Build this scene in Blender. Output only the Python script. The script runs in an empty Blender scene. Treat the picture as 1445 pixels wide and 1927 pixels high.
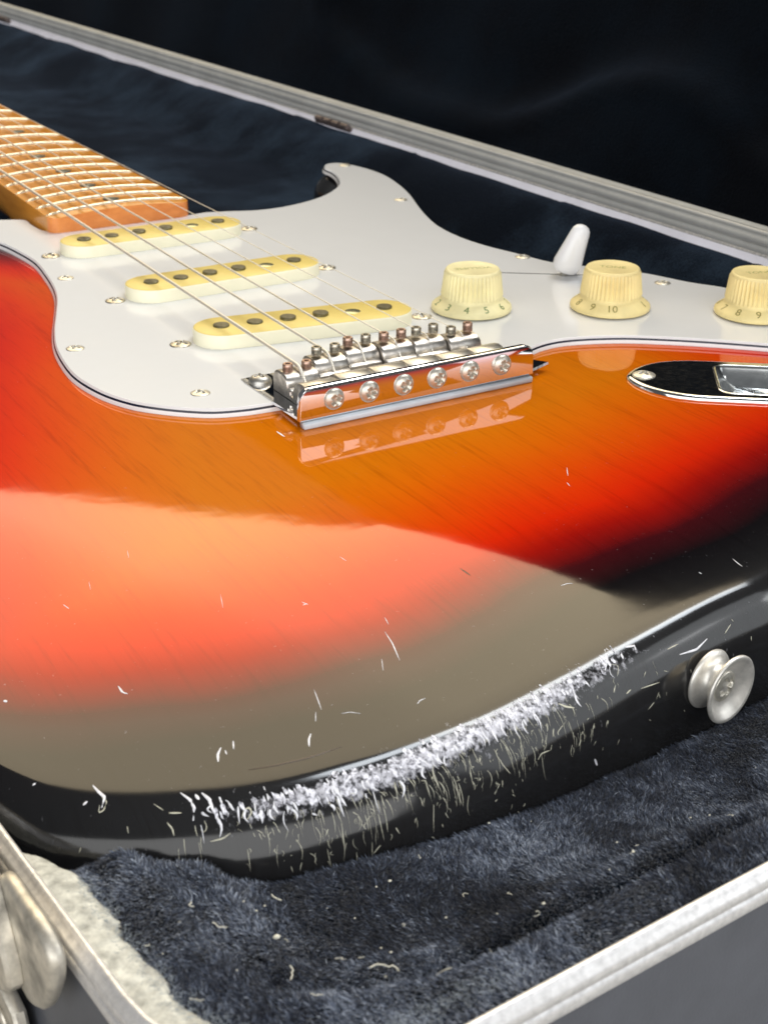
import bpy, math, random
import numpy as np
from mathutils import Matrix, Vector, geometry
random.seed(7); rng = np.random.default_rng(7)
R_ = math.radians
MM = 0.001
scene = bpy.context.scene

# ------------------------------------------------------------------ camera
CAM = np.array([-208.783, -346.767, 149.578])          # millimetres, bridge saddle line is the origin
AZ, EL, ROLL, FPX = 31.416, 25.282, 0.662, 2840.155
a, e, r = R_(AZ), R_(EL), R_(ROLL)
fwd = np.array([math.sin(a)*math.cos(e), math.cos(a)*math.cos(e), -math.sin(e)])
rt = np.array([math.cos(a), -math.sin(a), 0.0]); up0 = np.cross(rt, fwd)
rt2 = rt*math.cos(r) + up0*math.sin(r); up2 = np.cross(rt2, fwd)
cam_d = bpy.data.cameras.new("camera"); cam = bpy.data.objects.new("camera", cam_d)
scene.collection.objects.link(cam)
m = Matrix.Identity(4)
for i in range(3):
    m[i][0] = rt2[i]; m[i][1] = up2[i]; m[i][2] = -fwd[i]; m[i][3] = CAM[i]*MM
cam.matrix_world = m
cam_d.sensor_fit = 'VERTICAL'; cam_d.sensor_height = 36.0; cam_d.lens = 36.0*FPX/1927.0
cam_d.clip_start = 0.01; cam_d.clip_end = 50
cam_d.dof.use_dof = True; cam_d.dof.focus_distance = 0.355; cam_d.dof.aperture_fstop = 46.0
scene.camera = cam

# ------------------------------------------------------------------ world, lamps, exposure
world = bpy.data.worlds.new("World"); scene.world = world; world.use_nodes = True
bg = world.node_tree.nodes["Background"]
bg.inputs[0].default_value = (0.92, 0.96, 1.0, 1); bg.inputs[1].default_value = 0.12
scene.view_settings.view_transform = 'Standard'; scene.view_settings.look = 'None'
scene.view_settings.exposure = 0.0; scene.view_settings.gamma = 1.0

def area(name, loc, target, sx, sy, power, col):
    d = bpy.data.lights.new(name, 'AREA'); d.shape = 'RECTANGLE'; d.size = sx; d.size_y = sy
    d.energy = power; d.color = col
    o = bpy.data.objects.new(name, d); scene.collection.objects.link(o)
    o.location = loc
    dirv = (Vector(target)-Vector(loc)).normalized()
    z = -dirv; x = Vector((0, 0, 1)).cross(z).normalized(); y = z.cross(x)
    mm = Matrix.Identity(4)
    for i in range(3):
        mm[i][0] = x[i]; mm[i][1] = y[i]; mm[i][2] = z[i]; mm[i][3] = loc[i]
    o.matrix_world = mm
    return o
def polar(az, el, dist):
    return (dist*math.sin(R_(az))*math.cos(R_(el)), dist*math.cos(R_(az))*math.cos(R_(el)), dist*math.sin(R_(el)))
# tall bright window wall beyond the case: its lower edge is what the lacquer mirrors
WAZ, WTILT, WH, WW, WSH = 44.0, 55.0, 2.3, 3.9, -0.55      # azimuth, tilt, height, width, sideways shift
hx, hy = math.sin(R_(WAZ)), math.cos(R_(WAZ)); L0 = 3.0; ze = L0*0.516
ch = L0-WH/2*math.sin(R_(WTILT)); cz = ze+WH/2*math.cos(R_(WTILT))
lx, ly = hx*ch+hy*WSH, hy*ch-hx*WSH
area("window_light_back", (lx, ly, cz), (lx-hx*math.cos(R_(WTILT)), ly-hy*math.cos(R_(WTILT)), cz-math.sin(R_(WTILT))), WW, WH, 98.0, (1.0, 0.82, 0.54))
# second window on the right of the photographer, then added fill for the room behind
area("window_light_side", polar(98, 21, 1.7), (0, 0.02, 0), 1.2, 0.7, 13.0, (0.97, 0.98, 1.0))
area("fill_light_right", polar(121, 24, 2.0), (0, 0, 0), 1.9, 1.3, 13.0, (0.93, 0.97, 1.0))  # fill lamp added for the soft band along the body side
area("room_fill_front", polar(214, 22, 2.6), (0, 0, 0), 5.0, 2.1, 90.0, (0.98, 0.98, 0.97))  # broad fill lamp added behind the camera, stands in for the room
area("edge_highlight_lamp", (1.7, .36, 2.84), (1.7, .34, 0), 2.7, 0.42, 62.0, (0.88, 0.94, 1.0))  # unseen overhead strip added for the bright highlight along the body edge

def _text_mesh(s, size):
    c = bpy.data.curves.new("t", 'FONT'); c.body = s; c.size = size; c.align_x = 'CENTER'; c.align_y = 'CENTER'; c.resolution_u = 3
    c.extrude = 0.0
    o_ = bpy.data.objects.new("t", c); scene.collection.objects.link(o_)
    dg = bpy.context.evaluated_depsgraph_get(); me = bpy.data.meshes.new_from_object(o_.evaluated_get(dg))
    V = [tuple(v_.co) for v_ in me.vertices]; F = [tuple(p.vertices) for p in me.polygons]
    bpy.data.objects.remove(o_); bpy.data.curves.remove(c); bpy.data.meshes.remove(me)
    return V, F
TEXTS = {}
for _w in [str(k) for k in range(1, 11)]+["VOLUME", "TONE"]: TEXTS[_w] = _text_mesh(_w, 3.1 if _w.isalpha() else 3.7)
def text_mesh(s_, size): return TEXTS[s_]

# ------------------------------------------------------------------ materials
def nt(name):
    mt = bpy.data.materials.new(name); mt.use_nodes = True
    t = mt.node_tree; b = t.nodes["Principled BSDF"]
    return mt, t, b
def N(t, kind, **kw):
    n = t.nodes.new(kind)
    for k, v in kw.items(): setattr(n, k, v)
    return n
def ramp(t, fac, stops, interp='LINEAR'):
    n = t.nodes.new('ShaderNodeValToRGB'); cr = n.color_ramp; cr.interpolation = interp
    while len(cr.elements) < len(stops): cr.elements.new(0.5)
    for el, (p, c) in zip(cr.elements, stops):
        el.position = p; el.color = (c[0], c[1], c[2], 1)
    t.links.new(fac, n.inputs[0]); return n.outputs[0]
def noise(t, scale, detail=4, rough=0.55, vec=None, dim='3D'):
    n = t.nodes.new('ShaderNodeTexNoise'); n.inputs['Scale'].default_value = scale
    n.inputs['Detail'].default_value = detail; n.inputs['Roughness'].default_value = rough
    if vec is not None: t.links.new(vec, n.inputs['Vector'])
    return n.outputs['Fac']
def coords(t, scale=(1, 1, 1), rot=(0, 0, 0)):
    c = t.nodes.new('ShaderNodeTexCoord'); mp = t.nodes.new('ShaderNodeMapping')
    mp.inputs['Scale'].default_value = scale; mp.inputs['Rotation'].default_value = rot
    t.links.new(c.outputs['Object'], mp.inputs['Vector']); return mp.outputs['Vector']
def bump(t, b, h, strength, dist=0.0002):
    n = t.nodes.new('ShaderNodeBump'); n.inputs['Strength'].default_value = strength
    n.inputs['Distance'].default_value = dist
    t.links.new(h, n.inputs['Height']); t.links.new(n.outputs['Normal'], b.inputs['Normal'])
def simple(name, col, rough=0.4, metal=0.0, var=0.0, vscale=200, bmp=0.0, bscale=800, spec=0.5, rvar=0.0, coat=0.0):
    mt, t, b = nt(name)
    b.inputs['Base Color'].default_value = (*col, 1); b.inputs['Roughness'].default_value = rough
    b.inputs['Metallic'].default_value = metal; b.inputs['Specular IOR Level'].default_value = spec
    if coat: b.inputs['Coat Weight'].default_value = coat; b.inputs['Coat Roughness'].default_value = 0.05
    v = coords(t)
    if var:
        f = noise(t, vscale, 5, 0.6, v)
        c = ramp(t, f, [(0.3, tuple(x*(1-var) for x in col)), (0.7, tuple(min(1, x*(1+var*0.4)) for x in col))])
        t.links.new(c, b.inputs['Base Color'])
        if rvar:
            c2 = ramp(t, f, [(0.3, (rough+rvar,)*3), (0.7, (rough,)*3)])
            t.links.new(c2, b.inputs['Roughness'])
    if bmp: bump(t, b, noise(t, bscale, 3, 0.5, v), bmp)
    return mt

# sunburst lacquer: the colour follows the distance from the edge of the body (mesh attribute)
M_burst, t, b = nt("sunburst_lacquer")
at = N(t, 'ShaderNodeAttribute'); at.attribute_name = 'edge_distance'
v = coords(t, (1, 1, 1))
sc = N(t, 'ShaderNodeMath', operation='MULTIPLY_ADD'); sc.inputs[1].default_value = 0.1; sc.inputs[2].default_value = -0.05
t.links.new(noise(t, 18, 3, 0.5, v), sc.inputs[0])
ad = N(t, 'ShaderNodeMath', operation='ADD')
dv = N(t, 'ShaderNodeMath', operation='MULTIPLY'); dv.inputs[1].default_value = 0.01
t.links.new(at.outputs['Fac'], dv.inputs[0]); t.links.new(dv.outputs[0], ad.inputs[0]); t.links.new(sc.outputs[0], ad.inputs[1])
base = ramp(t, ad.outputs[0], [(0.0, (.018, .018, .019)), (0.10, (.010, .010, .011)), (0.20, (.006, .005, .006)), (0.30, (.045, .004, .006)), (0.40, (.30, .006, .003)),
                                (0.49, (.60, .018, .002)), (0.57, (.66, .036, .002)), (0.70, (.66, .078, .002)), (0.85, (.65, .130, .002)), (1.0, (.62, .165, .003))])
t.links.new(ramp(t, ad.outputs[0], [(0.26, (1, 1, 1)), (0.42, (1.0, .46, .30)), (0.6, (1.0, .38, .15))]), b.inputs['Specular Tint'])
gv = coords(t, (230, 7, 40), (0, 0, R_(3)))
g1 = noise(t, 1.0, 6, 0.65, gv)
gv2 = coords(t, (1100, 60, 100), (0, 0, R_(3)))
g2 = noise(t, 1.0, 3, 0.6, gv2)
g = N(t, 'ShaderNodeMath', operation='MULTIPLY'); t.links.new(g1, g.inputs[0]); t.links.new(g2, g.inputs[1])
gc = ramp(t, g.outputs[0], [(0.12, (.45, .36, .3)), (0.20, (.86, .82, .8)), (0.27, (1, 1, 1)), (0.42, (1.0, 1.0, 1.0))])
mx = N(t, 'ShaderNodeMixRGB', blend_type='MULTIPLY'); mx.inputs[0].default_value = 0.38
t.links.new(base, mx.inputs[1]); t.links.new(gc, mx.inputs[2])
wt = N(t, 'ShaderNodeAttribute'); wt.attribute_name = 'wear'
wn = noise(t, 1.0, 6, 0.72, coords(t, (750, 750, 120)))
wm = N(t, 'ShaderNodeMath', operation='MULTIPLY_ADD'); wm.inputs[2].default_value = -.5; t.links.new(wn, wm.inputs[0]); wm.inputs[1].default_value = 1.0
wsum = N(t, 'ShaderNodeMath', operation='ADD'); wsc = N(t, 'ShaderNodeMath', operation='MULTIPLY'); wsc.inputs[1].default_value = .42
t.links.new(wt.outputs['Fac'], wsc.inputs[0]); t.links.new(wm.outputs[0], wsum.inputs[0]); t.links.new(wsc.outputs[0], wsum.inputs[1])
wear_f = ramp(t, wsum.outputs[0], [(0.16, (0, 0, 0)), (0.30, (.5, .5, .5)), (0.50, (1, 1, 1))])
wmx = N(t, 'ShaderNodeMixRGB'); t.links.new(wear_f, wmx.inputs[0]); t.links.new(mx.outputs[0], wmx.inputs[1]); wmx.inputs[2].default_value = (.74, .74, .82, 1)
t.links.new(wmx.outputs[0], b.inputs['Base Color'])
b.inputs['IOR'].default_value = 1.5; rmx = N(t, 'ShaderNodeMixRGB')
t.links.new(ramp(t, dv.outputs[0], [(0.0, (.13,)*3), (0.10, (.10,)*3), (0.2, (.035,)*3)]), rmx.inputs[1]); t.links.new(wear_f, rmx.inputs[0]); rmx.inputs[2].default_value = (.5, .5, .5, 1); t.links.new(rmx.outputs[0], b.inputs['Roughness'])
bump(t, b, noise(t, 1.0, 3, 0.5, coords(t, (40, 40, 330))), 0.045, 0.0008)

M_scuff, t, b = nt("frosted_scuffed_lacquer")
_f = noise(t, 1.0, 5, 0.7, coords(t, (850, 850, 150)))
t.links.new(ramp(t, _f, [(0.40, (.05, .05, .055)), (0.48, (.36, .36, .41)), (0.58, (.80, .80, .88))]), b.inputs['Base Color'])
b.inputs['Roughness'].default_value = .42
M_chip = simple("bare_scratched_lacquer", (.84, .84, .90), 0.45, 0, 0.3, 900)
M_chip_dark = simple("cream_scratch", (.62, .60, .48), 0.5, 0, 0.3, 900)
M_white = simple("white_guard_plastic", (.77, .775, .785), 0.11, 0, 0.03, 60, 0.02, 300, rvar=0.10)
M_guard_black = simple("black_guard_ply", (.012, .012, .03), 0.25)
M_guard_low = simple("lower_guard_ply", (.80, .795, .80), 0.2)
M_cov_side = simple("cream_cover_side", (.96, .92, .70), 0.35, 0, 0.06, 80)
M_cov_top = simple("aged_cover_top", (.80, .63, .20), 0.36, 0, 0.10, 60, spec=.25)
M_knob = simple("aged_knob_plastic", (.93, .84, .48), 0.42, 0, 0.16, 110, spec=.3)
M_knob2 = simple("amber_knob_plastic", (.93, .77, .37), 0.42, 0, 0.16, 110, spec=.3)
M_num_g = simple("green_numeral_paint", (.18, .26, .09), 0.5, 0, 0.3, 2500)
M_num_o = simple("olive_numeral_paint", (.30, .25, .06), 0.5, 0, 0.3, 2500)
M_num_t = simple("faded_knob_lettering", (.42, .42, .13), 0.5, 0, 0.35, 2500)
M_tip = simple("white_switch_tip", (.82, .82, .84), 0.22)
M_chrome = simple("polished_chrome", (.82, .82, .84), 0.045, 1.0)
M_chrome_worn = simple("scuffed_chrome", (.62, .63, .63), 0.07, 1.0, 0.12, 500, 0.02, 900, rvar=0.10)
M_nickel = simple("aged_nickel", (.62, .60, .56), 0.30, 1.0, 0.45, 420, 0.15, 900, rvar=0.2)
M_saddle = simple("worn_saddle_steel", (.66, .62, .57), 0.26, 1.0, 0.55, 260, 0.2, 700, rvar=0.25)
M_rust = simple("tarnished_copper_screw", (.55, .38, .30), 0.40, 0.9, 0.5, 900, 0.3, 1500)
M_setsc = simple("tarnished_steel_screw", (.56, .52, .44), 0.35, 0.95, 0.5, 900, 0.2, 1500)
M_screw = simple("satin_screw_steel", (.66, .63, .55), 0.36, 0.7, 0.25, 700)
M_button = simple("satin_nickel_button", (.86, .83, .77), 0.42, 0.65, 0.25, 300, 0.05, 1500)
M_pole = simple("dark_magnet_steel", (.22, .21, .15), 0.38, 0.9, 0.4, 700)
M_pole_lt = simple("bright_magnet_steel", (.6, .62, .42), 0.25, 0.9, 0.3, 700)
M_string = simple("plain_steel_string", (.82, .79, .72), 0.42, 0.65)
M_fretw = simple("nickel_fret_wire", (.80, .74, .58), 0.30, 0.85, 0.15, 300)
M_dot = simple("black_inlay", (.02, .03, .02), 0.3)
M_dark = simple("dark_recess", (.01, .01, .01), 0.7)
M_strip = simple("pale_blue_grey_strip", (.60, .66, .72), 0.35, 0, 0.15, 120)
# wound string: fine ribbed windings along the string
M_wound, t, b = nt("wound_string")
b.inputs['Base Color'].default_value = (.78, .74, .66, 1); b.inputs['Metallic'].default_value = 1; b.inputs['Roughness'].default_value = .28
w = N(t, 'ShaderNodeTexWave'); w.bands_direction = 'Y'; w.inputs['Scale'].default_value = 900
b.inputs['Metallic'].default_value = .65; b.inputs['Roughness'].default_value = .42
t.links.new(coords(t), w.inputs['Vector']); bump(t, b, w.outputs['Fac'], 0.5, 0.0001)
# maple
M_maple, t, b = nt("aged_maple")
f = noise(t, 1, 6, 0.6, coords(t, (420, 22, 120)))
t.links.new(ramp(t, f, [(0.3, (.50, .19, .022)), (0.5, (.62, .25, .03)), (0.7, (.68, .30, .045))]), b.inputs['Base Color'])
b.inputs['Roughness'].default_value = .22
M_maple_end, t, b = nt("aged_maple_end_grain")
f = noise(t, 1, 5, 0.6, coords(t, (140, 60, 300)))
t.links.new(ramp(t, f, [(0.3, (.66, .20, .045)), (0.6, (.80, .29, .075))]), b.inputs['Base Color'])
b.inputs['Roughness'].default_value = .25
# plush
def plush(name, dark, light, scale, lo=0.42, hi=0.75, sheen=0.6):
    mt, t, b = nt(name)
    v = coords(t, (1, 1, 1))
    f1 = noise(t, scale, 5, 0.6, v); f2 = noise(t, 1400, 3, 0.6, v)
    mxx = N(t, 'ShaderNodeMath', operation='MULTIPLY_ADD'); mxx.inputs[1].default_value = 0.35
    t.links.new(f2, mxx.inputs[0]); t.links.new(f1, mxx.inputs[2])
    sb = N(t, 'ShaderNodeMath', operation='SUBTRACT'); sb.inputs[1].default_value = 0.175
    t.links.new(mxx.outputs[0], sb.inputs[0])
    t.links.new(ramp(t, sb.outputs[0], [(lo, dark), (hi, light)]), b.inputs['Base Color'])
    b.inputs['Roughness'].default_value = .95; b.inputs['Specular IOR Level'].default_value = 0.05
    b.inputs['Sheen Weight'].default_value = sheen; b.inputs['Sheen Roughness'].default_value = 0.45
    b.inputs['Sheen Tint'].default_value = (.35, .5, .8, 1)
    bump(t, b, noise(t, 900, 4, 0.7, v), 0.6, 0.0008)
    return mt
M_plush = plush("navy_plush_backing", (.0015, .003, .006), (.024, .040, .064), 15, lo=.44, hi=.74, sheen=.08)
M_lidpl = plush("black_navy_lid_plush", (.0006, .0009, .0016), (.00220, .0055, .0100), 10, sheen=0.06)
M_fibre, t, b = nt("navy_plush_fibre")
at = N(t, 'ShaderNodeAttribute'); at.attribute_name = 'tone'
t.links.new(ramp(t, at.outputs['Fac'], [(0.0, (.006, .008, .016)), (0.36, (.028, .036, .060)), (0.64, (.14, .17, .24)), (1.0, (.50, .55, .64))]), b.inputs['Base Color'])
b.inputs['Roughness'].default_value = .6; b.inputs['Specular IOR Level'].default_value = 0.2
b.inputs['Sheen Weight'].default_value = .3
M_alu = simple("dull_aluminium_rim", (.78, .77, .77), 0.42, 0.7, 0.26, 700, 0.35, 500, rvar=0.15)
M_alu_lid = simple("grey_aluminium_lid_rim", (.60, .60, .58), 0.5, 0.3, 0.12, 60, 0.1, 400)
M_lav = simple("pale_lavender_rim_strip", (.86, .85, .95), 0.5, 0.0, 0.10, 60)
M_crust = simple("dirty_cream_glue_trim", (.62, .62, .56), 0.42, 0.0, 0.50, 420, 0.9, 1100, rvar=0.2)
M_abs = simple("grey_moulded_case_shell", (.082, .088, .105), 0.42, 0, 0.15, 80, 0.25, 2200)
M_latch = simple("scuffed_nickel_latch", (.66, .62, .54), 0.38, 0.8, 0.6, 170, 0.5, 420, rvar=0.25)
M_floor = simple("pale_floor", (.42, .40, .37), 0.6, 0, 0.3, 20, 0.3, 100)
M_lint = simple("pale_lint", (.70, .68, .58), 0.8)

# ------------------------------------------------------------------ builders (inputs in millimetres)
WM = {}
def link(o, parent, M):
    scene.collection.objects.link(o)
    WM[o.name] = M
    if parent is not None:
        o.parent = parent; o.matrix_basis = WM[parent.name].inverted() @ M
    else:
        o.matrix_basis = M
    return o
def T(x=0, y=0, z=0): return Matrix.Translation((x*MM, y*MM, z*MM))
def mk(name, V, F, mats, parent=None, M=None, smooth=True, midx=None, sharp=None):
    me = bpy.data.meshes.new(name)
    V = np.asarray(V, dtype=float)*MM
    me.from_pydata([tuple(p) for p in V], [], F)
    for mt in (mats if isinstance(mats, (list, tuple)) else [mats]): me.materials.append(mt)
    if midx is not None: me.polygons.foreach_set('material_index', midx)
    me.polygons.foreach_set('use_smooth', [bool(smooth)]*len(me.polygons))
    if smooth and sharp: me.set_sharp_from_angle(angle=R_(sharp))
    me.update()
    return link(bpy.data.objects.new(name, me), parent, M or Matrix.Identity(4))
def dup(o, parent, M):
    c = o.copy(); return link(c, parent, M)
def empty(name, x, y, z, label, cat, parent=None):
    o = bpy.data.objects.new(name, None); o.empty_display_size = 0.02
    link(o, parent, T(x, y, z)); o['label'] = label; o['category'] = cat
    return o
def lathe(prof, n=48, cap=True, rad_fn=None):
    V = []; F = []
    k = len(prof)
    for i, (rr, z) in enumerate(prof):
        for j in range(n):
            th = 2*math.pi*j/n
            q = rr*(rad_fn(i, th, rr, z) if rad_fn else 1)
            V.append((q*math.cos(th), q*math.sin(th), z))
    for i in range(k-1):
        for j in range(n):
            j2 = (j+1) % n
            F.append((i*n+j, i*n+j2, (i+1)*n+j2, (i+1)*n+j))
    if cap:
        F.append(tuple(range(n))[::-1]); F.append(tuple((k-1)*n+j for j in range(n)))
    return V, F
def tube(pts, rad, n=8, closed=False):
    pts = [Vector(p) for p in pts]; V = []; F = []
    rads = rad if isinstance(rad, (list, tuple)) else [rad]*len(pts)
    ref = Vector((0.31, 0.22, 0.92)).normalized()
    for i, p in enumerate(pts):
        d = (pts[min(i+1, len(pts)-1)] - pts[max(i-1, 0)]).normalized()
        s = d.cross(ref).normalized(); u = s.cross(d)
        for j in range(n):
            th = 2*math.pi*j/n
            V.append(tuple(p + (s*math.cos(th)+u*math.sin(th))*rads[i]))
    for i in range(len(pts)-1):
        for j in range(n):
            j2 = (j+1) % n
            F.append((i*n+j, i*n+j2, (i+1)*n+j2, (i+1)*n+j))
    F.append(tuple(range(n))); F.append(tuple((len(pts)-1)*n+j for j in range(n))[::-1])
    return V, F
def catmull(P, closed=True, step=2.0):
    P = [np.array(p, float) for p in P]; n = len(P); out = []
    rngI = range(n) if closed else range(n-1)
    for i in rngI:
        if closed: p0, p1, p2, p3 = P[i-1], P[i], P[(i+1) % n], P[(i+2) % n]
        else: p0, p1, p2, p3 = P[max(i-1, 0)], P[i], P[i+1], P[min(i+2, n-1)]
        d01 = max(np.linalg.norm(p1-p0), 1e-6)**.5; d12 = np.linalg.norm(p2-p1)**.5; d23 = max(np.linalg.norm(p3-p2), 1e-6)**.5
        m = max(1, int(np.linalg.norm(p2-p1)/step))
        m1 = (p1-p0)/d01 - (p2-p0)/(d01+d12) + (p2-p1)/d12
        m2 = (p2-p1)/d12 - (p3-p1)/(d12+d23) + (p3-p2)/d23
        m1 = m1*d12; m2 = m2*d12
        for k in range(m):
            s = k/m
            out.append((2*s**3-3*s**2+1)*p1 + (s**3-2*s**2+s)*m1 + (-2*s**3+3*s**2)*p2 + (s**3-s**2)*m2)
    if not closed: out.append(P[-1])
    return np.array(out)
def resample(P, step, closed=True):
    Q = np.vstack([P, P[:1]]) if closed else P
    L = np.concatenate([[0], np.cumsum(np.linalg.norm(np.diff(Q, axis=0), axis=1))])
    n = max(3, int(L[-1]/step)); s = np.linspace(0, L[-1], n+1)[:-1] if closed else np.linspace(0, L[-1], n+1)
    return np.stack([np.interp(s, L, Q[:, k]) for k in range(Q.shape[1])], 1)
def poly_area(P): x, y = P[:, 0], P[:, 1]; return 0.5*np.sum(x*np.roll(y, -1)-np.roll(x, -1)*y)
def normals2(P, closed=True):          # outward normals of a CCW polygon
    if closed: t_ = np.roll(P, -1, 0)-np.roll(P, 1, 0)
    else: t_ = np.gradient(P, axis=0)
    t_ /= np.linalg.norm(t_, axis=1)[:, None]
    return np.stack([t_[:, 1], -t_[:, 0]], 1)
def dist_to(Q, P, chunk=2000):         # distance + nearest point on the closed polyline P
    A = P; B = np.roll(P, -1, 0); D = B-A; L2 = (D**2).sum(1)
    dd = np.empty(len(Q)); nn = np.empty((len(Q), 2))
    for c in range(0, len(Q), chunk):
        q = Q[c:c+chunk, None, :]
        tt = np.clip(((q-A)*D).sum(2)/L2, 0, 1)
        pr = A+tt[..., None]*D
        d2 = ((q-pr)**2).sum(2); k = d2.argmin(1)
        dd[c:c+chunk] = np.sqrt(d2[np.arange(len(k)), k]); nn[c:c+chunk] = pr[np.arange(len(k)), k]
    return dd, nn
def inside(Q, P):
    x, y = Q[:, 0][:, None], Q[:, 1][:, None]
    x1, y1 = P[:, 0], P[:, 1]; x2, y2 = np.roll(x1, -1), np.roll(y1, -1)
    c = ((y1 > y) != (y2 > y)) & (x < (x2-x1)*(y-y1)/(y2-y1+1e-12)+x1)
    return c.sum(1) % 2 == 1
def prism(P, levels):
    """closed polygon P; levels = [(inset, z), ...] bottom to top, capped at both ends"""
    P = np.asarray(P, float)
    if poly_area(P) < 0: P = P[::-1]
    nn = normals2(P); n = len(P); V = []; F = []
    for ins, z in levels:
        q = P-nn*ins
        V += [(p[0], p[1], z) for p in q]
    for i in range(len(levels)-1):
        for j in range(n):
            j2 = (j+1) % n
            F.append((i*n+j, i*n+j2, (i+1)*n+j2, (i+1)*n+j))
    F.append(tuple(range(n))[::-1]); F.append(tuple((len(levels)-1)*n+j for j in range(n)))
    return V, F
def rrect(w, h, rr, n=8):
    P = []
    for cx, cy, a0 in ((w/2-rr, h/2-rr, 0), (-w/2+rr, h/2-rr, 90), (-w/2+rr, -h/2+rr, 180), (w/2-rr, -h/2+rr, 270)):
        for k in range(n+1):
            th = R_(a0+90*k/n); P.append((cx+rr*math.cos(th), cy+rr*math.sin(th)))
    return np.array(P)
def box(x0, x1, y0, y1, z0, z1, bev=0.0):
    P = np.array([(x0, y0), (x1, y0), (x1, y1), (x0, y1)], float)
    if bev: return prism(P, [(bev, z0), (0, z0+bev), (0, z1-bev), (bev, z1)])
    return prism(P, [(0, z0), (0, z1)])
def sweep(path, prof, closed=True, zf=None):
    """path: plan polyline (CCW), prof: [(outward, z)] open profile"""
    nn = normals2(path, closed); n = len(path); k = len(prof); V = []; F = []
    for p, q in zip(path, nn):
        z0 = zf(p) if zf else 0
        for o_, z in prof: V.append((p[0]+q[0]*o_, p[1]+q[1]*o_, z0+z))
    for i in range(n if closed else n-1):
        i2 = (i+1) % n
        for j in range(k-1): F.append((i*k+j, i*k+j+1, i2*k+j+1, i2*k+j))
    return V, F
def merge(*parts):
    V = []; F = []
    for v_, f_ in parts:
        o_ = len(V); V += list(v_); F += [tuple(i+o_ for i in f) for f in f_]
    return V, F

# screw head with a cross recess, axis +z
def screw_head(rad, h, slot=0.55, arm=0.55, depth=0.7, flat=0.0):
    V = [(0, 0, h-depth*rad*0.6)]; F = []; nr, ns = 16, 48
    for i in range(1, nr+1):
        q = rad*i/nr
        for j in range(ns):
            th = 2*math.pi*j/ns; x, y = q*math.cos(th), q*math.sin(th)
            z = h*math.sqrt(max(0, 1-(q/rad)**2*(0.96-flat))) if flat == 0 else h*(1-(q/rad)**2*0.8)
            la, lb = abs(x)/rad, abs(y)/rad
            wv = slot*0.3
            in_ = max(min(1, (wv-lb)/0.07+0.5)*(la < arm), min(1, (wv-la)/0.07+0.5)*(lb < arm), 0)
            z -= in_*depth*rad*0.6*(1-0.4*q/rad)
            V.append((x, y, z))
    for j in range(ns): F.append((0, 1+j, 1+(j+1) % ns))
    for i in range(nr-1):
        for j in range(ns):
            j2 = (j+1) % ns; a_ = 1+i*ns; F.append((a_+j, a_+ns+j, a_+ns+j2, a_+j2))
    n0 = len(V)
    for j in range(ns):
        th = 2*math.pi*j/ns; V.append((rad*math.cos(th), rad*math.sin(th), -0.6))
    for j in range(ns):
        j2 = (j+1) % ns; a_ = 1+(nr-1)*ns; F.append((a_+j, n0+j, n0+j2, a_+j2))
    return V, F

# ================================================================== THE GUITAR
guitar = empty("electric_guitar", 0, 0, -45, "sunburst electric guitar with white pickguard and scratched tail edge lying in the open case", "electric guitar")

# ---- body outline (plan, CCW), origin at the bridge
OUT = [(-3, -145.6), (18, -143.2), (50, -138.5), (90, -129), (122, -115), (147, -92), (160, -60), (163, -25), (159, 5), (151, 25), (140, 45),
       (127, 62), (117.5, 78), (112.5, 96), (110.5, 112), (112.5, 130), (118, 148), (125, 165), (131, 182), (136, 199), (139, 217), (137, 234), (131.5, 246), (123, 250),
       (115, 246), (110.5, 238), (109.5, 228), (105.5, 217), (96, 204), (84.5, 195), (73, 190.5), (62, 188), (52, 188.3), (42, 192), (34, 195), (29, 193.5),
       (20, 192.5), (0, 192.5), (-20, 195), (-28.6, 205), (-29.5, 217), (-38, 222), (-50, 229), (-60, 243), (-68, 266), (-80, 290), (-97, 300), (-112, 290), (-119, 262),
       (-117, 230), (-112, 195), (-106, 155), (-105, 120), (-110, 85), (-122, 45), (-137, 10), (-149, -25), (-155, -60), (-156.5, -90), (-153.5, -113), (-147.5, -127), (-139.5, -137.5), (-129, -146),
       (-117, -152.5), (-103, -157), (-88, -159), (-72, -158.3), (-52, -155.2), (-30, -150.8)]
outl = resample(catmull(OUT, True, 1.2), 1.6)
if poly_area(outl) < 0: outl = outl[::-1]
on = normals2(outl)
_s = np.clip((-85-outl[:, 1])/20, 0, 1)*np.clip((70-outl[:, 0])/60, 0, 1)
outl = outl+on*(4.4*_s+1.5*_s*np.clip((-100-outl[:, 0])/25, 0, 1))[:, None]
_l = np.clip((-128-outl[:, 0])/22, 0, 1)*np.clip((-60-outl[:, 1])/35, 0, 1); outl = outl+on*(2.6*_l)[:, None]; on = normals2(outl)
RO = 11.5
def contour(x, y):
    s = np.maximum(-x*.93 - y*.37 - 122, 0); q = np.maximum(-y-80, 0)/70
    return .17*(np.sqrt(s*s+26**2)-26)+4.0*q*q
def cgrad(x, y):
    s = np.maximum(-x*.93 - y*.37 - 122, 0); g_ = .17*s/np.sqrt(s*s+26**2)
    return -.93*g_, -.37*g_-8.0*np.maximum(-y-80, 0)/4900
def zbody(x, y, d):
    dd = np.minimum(d, RO)
    return -(RO-np.sqrt(np.maximum(RO*RO-(RO-dd)**2, 0))) - contour(x, y)

# jack plate frame
JT = np.array([62.9, -34.3]); JU = np.array([.80, -.60]); JV = np.array([.60, .80])
def jp(u, v): p = JT+JU*u+JV*v; return (p[0], p[1])
cup = rrect(36, 24.5, 4.2, 6) + np.array([25+18, 0])
hole = np.array([jp(u, v) for u, v in rrect(34, 22.5, 4.2, 6)+np.array([43, 0])])

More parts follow.
